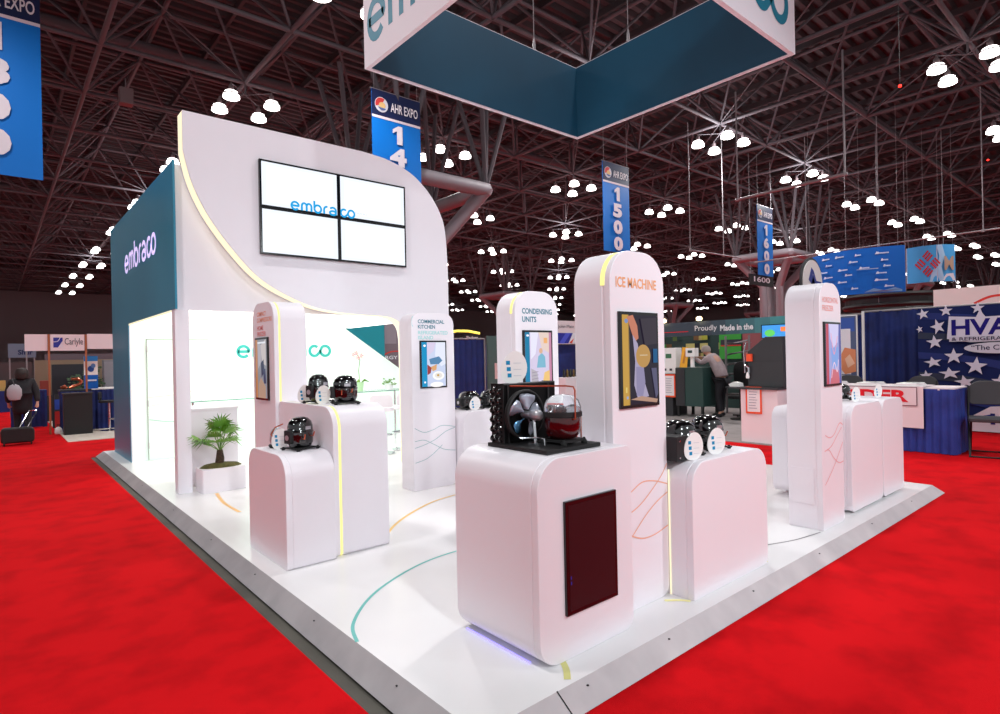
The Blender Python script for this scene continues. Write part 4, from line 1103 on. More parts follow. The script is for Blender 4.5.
# HVAC backdrop, facing -X at x = 15
t = thing('display_backdrop', 'dark blue pop-up backdrop with white stars and HVAC lettering', 'backdrop', (15.1, 2.3, 0))
MB().box((15.0, .6, .02), (15.25, 3.78, 2.54)).build('frame', M['machblack'], t)
d = Decal(*face('-X', 15.0, 3.78, .02), eps=.004)
d.rect(0, 0, 3.18, 2.52, (28, 38, 84))
for k in range(6):
    v = 2.3 - k * .42; d.poly(smoothline([(0, v), (.9, v - .10), (1.8, v - .32), (3.18, v - .3)], 5) + smoothline([(3.18, v - .12), (1.8, v - .14), (.9, v + .04), (0, v + .14)], 5), (54, 60, 78) if k % 2 else (44, 54, 110))
random.seed(9)
for (u, v, r, a, s) in ((.10, 2.40, .12, .2, 1), (.5, 2.44, .12, 0, 1), (1.02, 2.46, .12, 0, 1), (.36, 2.12, .17, .3, .8), (.04, 2.08, .08, .3, .8), (.30, 1.80, .15, .1, 1), (.62, 1.50, .17, 0, 1), (.27, 1.38, .12, .2, 1.4), (.98, 1.30, .19, -.1, 1), (.55, 1.15, .13, .1, 1.5), (1.35, 1.0, .14, 0, 1), (.80, .98, .14, .2, 1.3), (.15, 1.1, .12, .1, 1), (.78, .66, .15, .5, 1), (1.5, .6, .14, 0, 1)):
    d.star(u, v, r, (206, 202, 216), a, s)
d.poly([(.52, 1.86), (.56, 2.32), (1.0, 2.28), (1.06, 2.42), (1.15, 2.28), (3.0, 2.30), (3.0, 1.82), (.9, 1.78)], (206, 202, 216))
d.text('HVACR', .60, 1.92, 1.56, .33, (34, 28, 112), .03)
d.rect(.56, 1.80, 2.6, 1.90, (196, 192, 206)); d.text('& REFRIGERATION', .60, 1.815, 1.12, .07, (30, 28, 60), .01)
d.ell(1.35, 1.66, .55, .11, (200, 196, 208)); d.text('\u201cThe Co', .92, 1.62, .52, .10, (40, 38, 70), .01)
d.poly([(.62, .10), (1.2, .50), (1.8, .56), (3.1, .5), (3.1, .0), (.62, 0)], (214, 208, 216)); d.poly([(.70, .22), (1.25, .36), (1.2, .24)], (36, 44, 130)); d.text('HVA', 1.2, .15, .9, .22, (36, 44, 110), .03)
d.build('printed_face', t, 'fabricprint')

# newspaper table
def skirt(parent, p0, p1, z0, z1, matn='blueskirt', name='skirt'):
    m, A, B = drape('', '', p0, p1, z0, z1, matn, .018, .11); return m.build(name, M[matn], parent, smooth='all')
t = thing('draped_table', 'long table with royal blue skirt and white cloth banner reading INSIDER', 'table', (11.85, 4.0, 0))
MB().box((11.46, 2.42, 1.02), (12.25, 4.7, 1.06)).build('tabletop', M['tablecloth'], t)
skirt(t, (11.45, 4.7), (11.45, 2.42), .01, 1.04); skirt(t, (11.45, 2.41), (12.25, 2.41), .01, 1.04); skirt(t, (12.25, 2.41), (12.25, 4.7), .01, 1.04)
for (xx, yy) in ((11.55, 2.5), (12.15, 2.5), (11.55, 4.6), (12.15, 4.6)): MB().tube([(xx, yy, 0), (xx, yy, 1.02)], .02, 8).build('leg', M['rod'], t)
fl = MB()
fl.add([(11.40, 4.6, 1.075), (11.40, 2.82, 1.075), (11.395, 2.82, .40), (11.395, 4.6, .42)], [(0, 1, 2, 3)]).add([(11.40, 4.6, 1.075), (11.40, 2.82, 1.075), (12.1, 2.82, 1.078), (12.1, 4.6, 1.078)], [(0, 3, 2, 1)])
ins = fl.build('table_runner', M['tablecloth']); tag(ins, 'white cloth draped over the blue skirted table, printed INSIDER in red', 'cloth')
d = Decal(*face('-X', 11.390, 5.5, .40), eps=.004)
d.rect(1.0, .36, 2.60, .67, (120, 90, 100)).rect(1.012, .372, 2.588, .658, (232, 216, 220)); d.text('INSIDER', 1.12, .42, 1.36, .20, (222, 20, 40), .04)
d.mb.build('lettering', M['print'], ins)
random.seed(21)
for k, (yy, lab) in enumerate(((3.1, 'stack of newspapers at the near end of the white-topped table'), (3.7, 'open newspapers lying mid-table on the white cloth'), (4.3, 'newspaper stack on the white cloth toward the poster'))):
    t = thing('newspaper_stack', lab, 'newspapers', (11.75, yy, 1.08))
    for q in range(3):
        MB().box((11.5 + .03 * q, yy - .2 + .02 * q, 1.08 + q * .014), (11.95 + .02 * q, yy + .2 - .03 * q, 1.092 + q * .014)).build('newspaper', M['paper'] if q != 1 else M['tablecloth'], t)
    d = Decal((11.6, yy - .16, 1.121), (1, 0, 0), (0, 1, 0), (0, 0, 1), .002)
    d.rect(0, 0, .2, .12, (130, 120, 130)).rect(0, .16, .25, .18, (90, 84, 100)); d.mb.build('printed_marks', M['print'], t)

def padded_chair(loc, rz, label):
    t = thing('folding_chair', label, 'chair', (0, 0, 0)); W = dict(world=False)
    MB().prism(rrect(-.22, -.22, .22, .2, (.06, .06), (.06, .06), 5), lambda u, v, d: (u, v, d), .43, .48).build('seat', M['padgrey'], t, smooth=30, bevel=.01, **W)
    MB().prism(rrect(-.21, .62, .21, .92, (.14, .14), (.06, .06), 6), lambda u, v, d: (u, .22 + (v - .62) * .25 + d, v), 0, .04).build('backrest', M['padgrey'], t, smooth=30, bevel=.008, **W)
    for s in (-1, 1):
        MB().tube([(s * .21, -.26, 0), (s * .21, .18, .5), (s * .2, .25, .85)], .012, 8).build('front_leg', M['blackmatte'], t, smooth=True, **W)
        MB().tube([(s * .19, .28, 0), (s * .19, -.12, .43)], .012, 8).build('rear_leg', M['blackmatte'], t, smooth=True, **W)
    MB().tube([(-.21, -.26, .012), (.21, -.26, .012)], .01, 6).tube([(-.19, .28, .012), (.19, .28, .012)], .01, 6).build('stretcher', M['blackmatte'], t, **W)
    t.location = loc; t.rotation_euler = (0, 0, rz); t.scale = (1.25,) * 3; return t
padded_chair((11.80, 2.05, 0), -1.35, 'grey padded folding chair standing right of the blue skirted table')
padded_chair((13.6, 3.5, 0), -1.7, 'grey padded chair behind the table, in front of the star backdrop')
padded_chair((13.6, 4.75, 0), -1.5, 'grey padded chair behind the table near the white upright pole')

# picture poster left of the navy drape
t = thing('picture_poster', 'white-framed upright poster with pinkish picture beside the navy drape', 'poster', (14.3, 5.9, 0))
MB().box((14.3, 4.72, .8), (14.34, 6.27, 2.46)).build('board', M['paper'], t)
d = Decal(*face('-X', 14.3, 6.27, .8), eps=.004)
d.rect(.02, .02, 1.53, 1.64, (86, 96, 130)).rect(1.0, 1.3, 1.5, 1.6, (60, 90, 170)).rect(.6, .36, 1.42, 1.36, (230, 224, 232)).poly([(1.2, .75), (1.3, .95), (1.52, .9), (1.52, .42), (1.3, .36), (1.2, .5)], (224, 140, 100)).poly([(1.3, .7), (1.4, .8), (1.5, .6), (1.36, .5)], (240, 190, 160)).rect(.5, .04, 1.5, .34, (222, 220, 226)).text('FT', 1.26, .1, .22, .18, (60, 56, 70), .02)
d.build('printed_face', t)
MB().tube([(14.34, 4.9, 0), (14.34, 4.9, .85)], .02, 6).tube([(14.34, 6.1, 0), (14.34, 6.1, .85)], .02, 6).build('stand', M['rod'], t)

# ------------------------------------------------------------------ right booth "Proudly Made in the"
struct('floor_grey_booth_carpet', MB().box((10.6, 4.7, 0), (18, 12.5, .012)), M['greycarpet'])
t = thing('booth_header', 'long dark to teal header beam reading Proudly Made in the', 'sign', (14.05, 8.3, 2.15))
MB().box((14.0, 6.1, 2.15), (14.1, 10.6, 2.52)).build('beam', M['machblack'], t)
MB().box((14.02, 6.12, 0), (14.1, 6.2, 2.15)).box((14.02, 10.5, 0), (14.1, 10.58, 2.15)).build('support_post', M['rod'], t)
d = Decal(*face('-X', 14.0, 10.6, 2.15), eps=.004)
for k in range(12):
    q = k / 11; d.rect(4.5 * k / 12, 0, 4.5 * (k + 1) / 12 + .001, .37, (int(62 + 50 * max(0, q - .6)), int(72 + 200 * max(0, q - .6)), int(84 + 180 * max(0, q - .6))), False)
d.k += 1
d.rect(1.0, .11, 1.95, .13, (214, 40, 50)); d.text('Proudly', 2.15, .08, .62, .18, (232, 232, 236), .0).text('Made in the', 2.86, .09, .86, .15, (236, 236, 240), .03)
d.build('lettering', t)
bw2 = thing('booth_back_wall', 'booth back wall with green and yellow lit product shelving under the dark header', 'wall display', (17, 9, 0))
MB().box((17.0, 5.2, 0), (17.15, 12.4, 2.35)).build('panel', M['darkgreen'], bw2)
d = Decal(*face('-X', 17.0, 12.4, 0), eps=.005)
random.seed(31)
for k in range(34):
    u = random.uniform(.1, 3.0); v = random.choice((1.2, 1.5, 1.8, 2.1)); w = random.uniform(.1, .35)
    c_ = random.choice(((180, 180, 70), (90, 110, 60), (60, 140, 70), (120, 90, 60), (200, 190, 120), (40, 44, 50)))
    d.rect(u, v, u + w, v + .2, c_)
d.rect(3.05, 1.5, 3.75, 2.3, (70, 170, 70)).rect(3.1, 1.92, 3.75, 2.08, (60, 60, 70)).rect(3.1, 1.88, 3.75, 1.92, (210, 60, 50))
d.rect(3.8, .6, 7.0, 2.3, (168, 96, 100)).rect(3.9, 1.0, 4.2, 1.7, (214, 150, 140)).rect(5.1, 1.0, 5.5, 1.7, (200, 140, 130)).rect(5.7, .9, 6.0, 1.6, (130, 60, 70)).poly([(5.3, 1.9), (5.9, 2.2), (6.5, 2.1), (6.2, 1.8)], (210, 180, 176)).rect(5.6, .7, 5.75, 1.5, (214, 180, 160))
d.build('printed_face', bw2)
# tubular shelving rack
t = thing('shelving_rack', 'silver tubular rack with angled shelves behind the leaning man', 'rack', (15.4, 7.6, 0))
for yy in (7.75, 8.42): MB().tube([(15.5, yy, 0), (15.5, yy, 2.15)], .03, 8).build('post', M['rod'], t)
for k in range(6): MB().tube([(15.5, 8.42, .5 + .28 * k), (15.5, 7.75, .62 + .28 * k)], .022, 6).box((15.4, 7.8, .55 + .28 * k), (15.75, 8.37, .56 + .28 * k)).build('shelf', M['rod'], t)
# cabinets
t = thing('control_cabinet', 'dark green and black cabinet the grey-shirted man leans on', 'cabinet', (14.3, 8.6, .012))
MB().box((13.9, 8.2, .3), (14.7, 9.0, 1.32)).build('case', M['darkgreen'], t, bevel=.01)
MB().box((13.88, 8.72, .3), (13.9, 8.99, 1.3)).build('side_door', M['machblack'], t)
for yy in (8.25, 8.95):
    for x in (13.95, 14.65): MB().box((x - .03, yy - .03, .012), (x + .03, yy + .03, .3)).build('leg', M['blackmatte'], t)
t = thing('control_cabinet', 'black cabinet with orange-framed notice behind the ice machine tower edge', 'cabinet', (14.2, 9.45, .012))
MB().box((13.9, 9.1, .012), (14.6, 9.9, 1.15)).build('case', M['machblack'], t, bevel=.01)
MB().box((13.88, 9.16, .6), (13.9, 9.3, .7)).build('vent', M['rod'], t)
def notice(label, front, a, z, w, hh, pos):
    """orange-framed sheet facing -X: a = left edge y"""
    t = thing('framed_notice', label, 'notice', (pos, a - w / 2, z))
    MB().box((pos - .012, a - w, z), (pos, a, z + hh)).build('frame', M['orange'], t)
    d = Decal(*face('-X', pos - .012, a, z), eps=.003); d.rect(w * .1, hh * .07, w * .9, hh * .93, (236, 226, 228))
    for k in range(7): d.rect(w * .22, hh * (.8 - .1 * k), w * (.75 - .05 * (k % 3)), hh * (.8 - .1 * k) + .01, (140, 130, 150))
    d.build('sheet', t); return t
notice('orange-framed white notice hanging on the black cabinet', '-X', 9.35, .52, .36, .62, 13.87)
notice('orange-framed white notice on the front of the pale machine table', '-X', 5.44, .55, .30, .50, 10.72)
t = thing('instrument_box', 'white instrument box with green display on the black cabinet', 'instrument', (14.1, 9.3, 1.15))
MB().box((14.0, 9.05, 1.33 - .18), (14.3, 9.5, 1.85)).build('case', M['paper'], t, bevel=.01)
d = Decal(*face('-X', 14.0, 9.5, 1.15), eps=.004); d.rect(.14, .42, .32, .54, (70, 120, 90)).rect(.1, .08, .16, .14, (60, 60, 70)).rect(.26, .08, .34, .14, (60, 60, 70)); d.build('display', t)
t = thing('instrument_box', 'small white instrument with dark display in front of the man', 'instrument', (14.0, 8.5, 1.32))
MB().box((13.92, 8.42, 1.60), (14.1, 8.70, 1.83)).box((13.98, 8.5, 1.32), (14.04, 8.6, 1.60)).build('case', M['paper'], t, bevel=.01)
d = Decal(*face('-X', 13.92, 8.70, 1.60), eps=.004); d.rect(.07, .1, .2, .17, (50, 70, 70)); d.build('display', t)
t = MB().prism([(8.90, 1.34), (8.68, 1.34), (8.62, 1.86), (8.80, 1.88)], lambda u, v, d: (13.94 + d, u, v - .02), 0, .012).build('orange_placard', mat('amber_card', (244, 176, 50), .6)); tag(t, 'tilted amber placard standing between the two white instruments', 'placard')
d = Decal((13.94, 8.86, 1.38), (0, -1, 0), (0, 0, 1), (-1, 0, 0), .004); d.line([(.08, .05), (.16, .38)], .06, (200, 130, 60), False); d.mb.build('printed_marks', M['print'], t)

# charcoal machine on the pale table
t = thing('machine_table', 'pale pink-white panelled table with an orange-framed notice on its front', 'table', (11.0, 5.15, .012))
MB().box((10.73, 4.86, .012), (11.45, 5.55, 1.0)).build('cabinet', M['tablecloth'], t, bevel=.004)
MB().box((10.68, 4.82, 1.0), (11.5, 5.6, 1.04)).build('tabletop', M['machblack'], t)
t = thing('charcoal_machine', 'charcoal box machine with slanted front corner on the pale table', 'machine', (11.1, 5.1, 1.04))
MB().prism([(5.46, 1.04), (4.80, 1.04), (4.80, 1.97), (5.12, 1.97), (5.46, 1.70)], lambda u, v, d: (10.85 + d, u, v), 0, .5).build('case', M['machblack'], t, bevel=.008)
MB().box((10.846, 4.82, 1.52), (10.851, 5.45, 1.526)).build('seam', M['blackmatte'], t)
MB().tube([(10.82, 5.5, 1.3), (10.82, 5.52, 1.7), (10.84, 5.48, 1.88)], .014, 8).tube([(10.82, 5.5, 1.45), (10.8, 5.42, 1.4), (10.8, 5.42, 1.3)], .02, 8).build('gauge_pipes', M['chrome'], t, smooth=True)
MB().box((10.80, 5.36, 1.52), (10.845, 5.46, 1.66)).build('orange_label', M['orange'], t)
MB().lathe([(.03, 0), (.035, .04), (.02, .1), (.01, .12)], (10.8, 5.44, 1.2), 10).build('filter', M['paper'], t, smooth=True)
t = thing('wall_screen', 'blue screen with green emblem above the charcoal machine', 'screen', (13.6, 6.3, 2.0))
MB().box((13.6, 5.75, 2.0), (13.65, 6.5, 2.32)).build('frame', M['screenblack'], t)
MB().tube([(13.63, 6.1, 0), (13.63, 6.1, 2.0)], .03, 8).build('stand', M['rod'], t)
d = Decal(*face('-X', 13.6, 6.5, 2.0), eps=.004); d.rect(.02, .02, .73, .30, (60, 140, 210)).ell(.2, .12, .12, .08, (90, 190, 90)).rect(.45, .15, .6, .25, (230, 120, 60)); d.build('picture', t, 'glowprint')
# small side table and black chair
t = thing('side_table', 'small dark side table holding white paper behind the man', 'table', (14.4, 7.3, .012))
MB().lathe([(.35, 0), (.35, .03)], (14.2, 7.35, .80), 20).build('tabletop', M['padgrey'], t, smooth=30)
MB().tube([(14.2, 7.35, .02), (14.2, 7.35, .8)], .03, 8).lathe([(.25, 0), (.25, .02)], (14.2, 7.35, .012), 16).build('pedestal', M['blackmatte'], t, smooth=30)
t = MB().prism([(-.14, 0), (.12, -.02), (.16, .06), (.02, .12), (-.12, .09)], lambda u, v, d: (14.1 + d, 7.45 + u, .835 + max(0, v)), 0, .2).build('crumpled_papers', M['paper']); tag(t, 'crumpled white papers on the small dark side table', 'papers')
t = thing('office_chair', 'black high-backed office chair behind the small side table', 'chair', (14.9, 7.2, .012))
MB().prism(rrect(7.35, .75, 7.95, 1.45, (.2, .2), (.05, .05), 6), lambda u, v, d: (15.0 + d, u, v), 0, .08).build('backrest', M['blackmatte'], t, smooth=30, bevel=.01)
MB().box((14.6, 7.37, .48), (15.05, 7.9, .56)).build('seat', M['blackmatte'], t, bevel=.02)
MB().tube([(14.85, 7.65, .1), (14.85, 7.65, .48)], .03, 8).tube([(14.6, 7.65, .04), (15.1, 7.65, .04)], .02, 6).tube([(14.85, 7.4, .04), (14.85, 7.9, .04)], .02, 6).build('base', M['blackmatte'], t, smooth=True)
# two warm spot lamps on the header
for k, (yy, lab) in enumerate(((9.35, 'warm glowing spotlight on the header, left of the two'), (8.28, 'warm glowing spotlight on the header, right of the two'))):
    t = thing('spotlight', lab, 'light', (14.0, yy, 2.52))
    MB().lathe([(.05, 0), (.07, .02), (.075, .06), (.04, .1)], (13.92, yy, 2.54), 14).build('bulb', emat('warm_bulb_%d' % k, (255, 224, 170), 9, False), t, smooth=True)
    MB().tube([(13.92, yy, 2.62), (14.0, yy, 2.66), (14.05, yy, 2.5)], .012, 6).build('arm', M['blackmatte'], t, smooth=True)

# ------------------------------------------------------------------ people
def skin_mesh(name, V, E, Rr, material, parent, sub=1, root=0):
    me = bpy.data.meshes.new(name); me.from_pydata(V, E, []); o = bpy.data.objects.new(name, me); COL.objects.link(o)
    sk = o.modifiers.new('skin', 'SKIN'); sk.use_smooth_shade = True
    for i, r in enumerate(Rr):
        rr = r if isinstance(r, tuple) else (r, r)
        me.skin_vertices[0].data[i].radius = rr; me.skin_vertices[0].data[i].use_root = (i == root)
    ss = o.modifiers.new('sub', 'SUBSURF'); ss.levels = sub; ss.render_levels = sub
    dg = bpy.context.evaluated_depsgraph_get(); dg.update()
    nm = bpy.data.meshes.new_from_object(o.evaluated_get(dg)); o.modifiers.clear(); o.data = nm; bpy.data.meshes.remove(me)
    nm.materials.clear(); nm.materials.append(material)
    nm.polygons.foreach_set('use_smooth', [True] * len(nm.polygons))
    if parent: o.parent = parent
    return o
def head_bits(parent, c, r, facing, hairm, back=True):
    """hair cap and small face features around a head centre"""
    f = Vector(facing).normalized()
    m = MB(); 
    return m
# woman walking away on the left aisle
wm = thing('person', 'person in a dark coat with a grey backpack walking away, pulling a case', 'person', (0.50, 17.4, 0))
def body(parent, P, name='body'):
    """P: dict of joints (local)"""
    names = ['pelvis', 'waist', 'chest', 'neck', 'head', 'crown', 'shL', 'elL', 'wrL', 'haL', 'shR', 'elR', 'wrR', 'haR', 'hipL', 'knL', 'anL', 'toL', 'hipR', 'knR', 'anR', 'toR']
    rad = [(.13, .11), (.12, .10), (.14, .11), .055, (.075, .09), (.06, .07), .05, .042, .028, .03, .05, .042, .028, .03, .085, .058, .038, .035, .085, .058, .038, .035]
    ed = [(0, 1), (1, 2), (2, 3), (3, 4), (4, 5), (2, 6), (6, 7), (7, 8), (8, 9), (2, 10), (10, 11), (11, 12), (12, 13), (0, 14), (14, 15), (15, 16), (16, 17), (0, 18), (18, 19), (19, 20), (20, 21)]
    V = [P[n] for n in names]
    # five fingers at each hand
    rad = list(rad)
    for hi, wi in ((9, 8), (13, 12)):
        hnd = Vector(V[hi]); wr_ = Vector(V[wi]); D = (hnd - wr_).normalized(); sd = D.cross(Vector((0, 0, 1)))
        if sd.length < .1: sd = D.cross(Vector((0, 1, 0)))
        sd.normalize()
        for k in range(5):
            o_ = sd * (.026 - .013 * k); L = (.045, .07, .078, .072, .055)[k]
            i0 = len(V); V.append(tuple(hnd + o_ + D * .02)); V.append(tuple(hnd + o_ * (1.6 if k == 0 else 1.05) + D * (L * .8) + Vector((0, 0, -.008))))
            rad += [.009, .007]; ed += [(hi, i0), (i0, i0 + 1)]
    for k in ('L', 'R'):
        a, c = Vector(P['an' + k]), Vector(P['to' + k])
        m = MB(); m.tube([a + Vector((0, -.05, -.02)), a + Vector((0, 0, -.035)), (a + c) / 2 + Vector((0, 0, 0)), c + Vector((0, .03, .01)), c + Vector((0, .07, .0))], [.035, .048, .046, .044, .02], 10)
        m.build('shoe', M['blackmatte'], parent, smooth=True, world=False)
    return skin_mesh(name, V, ed, rad, M['skin'], parent)
P1 = dict(pelvis=(0, 0, .92), waist=(0, 0, 1.06), chest=(0, .01, 1.28), neck=(0, .01, 1.44), head=(0, .02, 1.54), crown=(0, .02, 1.63),
          shL=(-.19, .01, 1.36), elL=(-.25, .03, 1.10), wrL=(-.24, .10, .88), haL=(-.23, .13, .82), shR=(.19, .01, 1.36), elR=(.26, -.05, 1.10), wrR=(.27, -.14, .88), haR=(.26, -.18, .82),
          hipL=(-.09, 0, .88), knL=(-.09, .10, .50), anL=(-.09, .02, .09), toL=(-.09, .14, .035), hipR=(.09, 0, .88), knR=(.09, -.02, .50), anR=(.09, -.22, .12), toR=(.09, -.12, .035))
b = body(wm, P1)
coatm = mat('black_coat', (24, 22, 28), .8)
sh_ = lambda r: r
cn = ['hem', 'pelvis', 'waist', 'chest', 'neck', 'shL', 'elL', 'wrL', 'shR', 'elR', 'wrR']
P1['hem'] = (0, 0, .62)
V = [P1[n] for n in cn]; V[4] = (0, .01, 1.43)
skin_mesh('coat', V, [(0, 1), (1, 2), (2, 3), (3, 4), (3, 5), (5, 6), (6, 7), (3, 8), (8, 9), (9, 10)], [(.21, .17), (.20, .16), (.18, .15), (.20, .15), .08, .09, .075, .06, .09, .075, .06], coatm, wm, root=1)
skin_mesh('trousers', [(-.09, 0, .80), (-.09, .10, .5), (-.09, .03, .12)], [(0, 1), (1, 2)], [.10, .075, .06], coatm, wm)
skin_mesh('trousers', [(.09, 0, .80), (.09, -.02, .5), (.09, -.20, .14)], [(0, 1), (1, 2)], [.10, .075, .06], coatm, wm)
hair = mat('dark_brown_hair', (44, 28, 24), .6, noise=(30, (26, 16, 14)))
MB().lathe([(.05, -.16), (.12, -.12), (.135, -.02), (.125, .05), (.085, .105), (.0001, .125)], (0, .0, 1.56), 20, 1, 1.05).build('hair', hair, wm, smooth=True, world=False)
bp = thing('backpack', 'pale grey backpack on the shoulder of the person in the dark coat', 'bag', (0.36, 17.18, 1.0))
MB().lathe([(.02, -.17), (.10, -.15), (.135, -.05), (.13, .08), (.08, .17), (.02, .20)], (.36, 17.16, 1.12), 18, 1, .6).build('bag_body', mat('grey_canvas', (170, 166, 172), .8), bp, smooth=True)
MB().tube([(.36, 17.12, 1.30), (.34, 17.2, 1.38), (.33, 17.32, 1.44), (.32, 17.4, 1.38)], .012, 6).build('strap', M['padgrey'], bp, smooth=True)
# suitcase
sc_ = thing('rolling_suitcase', 'black rolling suitcase with silver pull handle on the red carpet', 'suitcase', (.38, 16.75, 0))
MB().prism(rrect(.10, .05, .68, .38, (.09, .09), (.07, .07), 6), lambda u, v, d: (u, 16.6 + d, v), 0, .3).build('case', M['blackmatte'], sc_, smooth=30, bevel=.03)
MB().tube([(.42, 16.8, .36), (.60, 17.0, .70), (.62, 17.02, .72), (.74, 17.02, .72), (.74, 17.0, .70), (.56, 16.8, .36)], .011, 8).build('pull_handle', M['chrome'], sc_, smooth=True)
for x in (.16, .62): MB().lathe([(.04, -.015), (.04, .015)], (x, 16.62, .04), 12, axis='x').build('wheel', M['blackrubber'], sc_, smooth=30)

# man leaning on the cabinet, facing left (+Y), seen from his side/back
mn = thing('person', 'grey-haired person in a grey shirt and black trousers leaning on the cabinet', 'person', (14.4, 8.0, .012))
# local axes: forward = +Y (towards the cabinet)
P2 = dict(pelvis=(0, -.05, .95), waist=(0, -.02, 1.10), chest=(0, .14, 1.34), neck=(0, .27, 1.46), head=(0, .36, 1.53), crown=(0, .40, 1.62),
          shL=(-.19, .17, 1.39), elL=(-.22, .33, 1.26), wrL=(-.18, .54, 1.38), haL=(-.16, .60, 1.41), shR=(.19, .17, 1.39), elR=(.24, .33, 1.30), wrR=(.16, .55, 1.40), haR=(.13, .61, 1.41),
          hipL=(-.10, -.05, .90), knL=(-.10, .0, .50), anL=(-.10, -.05, .09), toL=(-.10, .09, .035), hipR=(.10, -.05, .90), knR=(.10, .02, .50), anR=(.12, .02, .09), toR=(.12, .16, .035))
body(mn, P2)
shm = mat('grey_mauve_shirt', (168, 152, 154), .8, noise=(10, (150, 134, 138))); trm = mat('black_trousers', (26, 25, 32), .8)
skin_mesh('shirt', [P2[n] for n in ('pelvis', 'waist', 'chest', 'neck', 'shL', 'elL', 'wrL', 'shR', 'elR', 'wrR')], [(0, 1), (1, 2), (2, 3), (2, 4), (4, 5), (5, 6), (2, 7), (7, 8), (8, 9)], [(.17, .15), (.17, .15), (.18, .145), .07, .085, .066, .05, .085, .066, .05], shm, mn, root=1)
mn.scale = (1.12,) * 3
skin_mesh('trousers', [(0, -.05, .93), (-.10, -.05, .84), (-.10, .0, .5), (-.10, -.05, .12), (.10, -.05, .84), (.10, .02, .5), (.12, .02, .12)], [(0, 1), (1, 2), (2, 3), (0, 4), (4, 5), (5, 6)], [(.16, .15), .11, .085, .065, .11, .085, .065], trm, mn)
MB().lathe([(.105, -.03), (.11, .03), (.09, .085), (.05, .115), (.0001, .12)], (0, .345, 1.56), 18, .92, 1.05).build('hair', mat('grey_hair', (178, 164, 156), .8), mn, smooth=True, world=False)

# ------------------------------------------------------------------ left booth "Carlyle"
struct('floor_beige_booth_carpet', MB().box((1.25, 16.3, 0), (9, 24, .012)), M['beige'])
hd = thing('booth_header', 'white header reading Carlyle between brown posts in the left background', 'sign', (1.45, 18.5, 2.1))
MB().box((1.10, 18.5, 2.09), (1.80, 18.54, 2.50)).build('panel', M['tablecloth'], hd)
d = Decal(*face('-Y', 1.10, 18.5, 2.09), eps=.003)
d.rect(.06, .08, .25, .33, (50, 56, 150)).poly([(.15, .08), (.25, .08), (.25, .25)], (225, 215, 225)).line([(.06, .22), (.15, .24), (.2, .33)], .015, (225, 215, 225)); d.text('Carlyle', .29, .10, .38, .22, (70, 72, 80), .0); d.build('lettering', hd)
for x in (1.07, 1.83): MB().box((x - .02, 18.49, .012), (x + .02, 18.54, 2.50)).build('post', mat('brown_post_%d' % int(x * 100), (168, 96, 60), .6), hd)
t = MB().box((.60, 18.52, 2.09), (1.045, 18.56, 2.50)).build('blank_fascia', M['tablecloth']); tag(t, 'blank white header panel left of the Carlyle sign', 'panel')
MB().box((.62, 18.53, 0), (.65, 18.56, 2.09)).build('support_post', M['rod'], t)
t = MB().box((1.86, 18.52, 2.13), (3.0, 18.56, 2.52)).build('blank_fascia', M['tablecloth']); tag(t, 'blank white header panel right of Carlyle, running behind the teal wall', 'panel')
MB().box((2.95, 18.53, .012), (2.98, 18.56, 2.13)).build('support_post', M['rod'], t)
t = thing('header_sign', 'blue-grey header sign with dark letters left of the Carlyle booth', 'sign', (.8, 26, 2.05))
MB().box((.40, 26, 2.02), (1.15, 26.05, 2.5)).build('panel', mat('blue_grey_panel', (104, 116, 136), .7), t)
d = Decal(*face('-Y', .40, 26, 2.02), eps=.004); d.text('Shur', .26, .1, .4, .17, (24, 36, 84), .03); d.build('lettering', t)
MB().box((.42, 26.01, 0), (.46, 26.04, 2.02)).box((1.08, 26.01, 0), (1.12, 26.04, 2.02)).build('support_post', M['rod'], t)

t = thing('literature_counter', 'black rectangular counter on the beige carpet of the left booth', 'counter', (1.6, 18.05, .012))
MB().box((1.30, 17.9, .012), (1.88, 18.2, 1.0)).build('body', M['blackmatte'], t, bevel=.004)
MB().box((1.28, 17.88, 1.0), (1.90, 18.22, 1.035)).build('top', M['machblack'], t, bevel=.004)
t = thing('draped_table', 'dark-topped table with navy skirt behind the black counter', 'table', (1.5, 19.0, .012))
MB().box((1.28, 18.7, 1.05), (1.95, 19.3, 1.09)).build('tabletop', M['machblack'], t); skirt(t, (1.30, 18.68), (1.95, 18.68), .02, 1.05, 'navy')
skirt(t, (1.30, 19.3), (1.30, 18.68), .02, 1.05, 'navy')
MB().tube([(1.36, 18.8, .012), (1.36, 18.8, 1.05)], .02, 6).tube([(1.88, 18.8, .012), (1.88, 18.8, 1.05)], .02, 6).build('leg', M['rod'], t)
t = thing('draped_table', 'white-topped table with navy skirt beside the teal pavilion wall', 'table', (2.7, 19.2, .012))
MB().box((1.98, 18.9, 1.06), (3.6, 19.5, 1.10)).build('tabletop', M['paper'], t); skirt(t, (1.98, 18.88), (3.6, 18.88), .02, 1.06, 'navy')
MB().tube([(2.05, 19.0, .012), (2.05, 19.0, 1.06)], .02, 6).tube([(3.5, 19.0, .012), (3.5, 19.0, 1.06)], .02, 6).build('leg', M['rod'], t)
t = MB().tube([(1.33, 18.9, 1.135), (1.37, 18.88, 1.16), (1.42, 18.9, 1.135)], .045, 8).tube([(1.38, 18.95, 1.2), (1.46, 18.95, 1.13)], .03, 8).build('copper_fitting', M['copper'], smooth=True); tag(t, 'small copper pipe fittings on the dark table, left of the bent pipe', 'pipe fittings')
t = MB().tube([(1.50, 18.95, 1.13), (1.56, 18.95, 1.15), (1.72, 18.95, 1.22), (1.76, 18.95, 1.30), (1.68, 18.95, 1.36), (1.54, 18.95, 1.36)], .04, 10).build('copper_bend', M['copper'], smooth=True); tag(t, 'bent copper pipe standing on the dark table in the left booth', 'pipe')
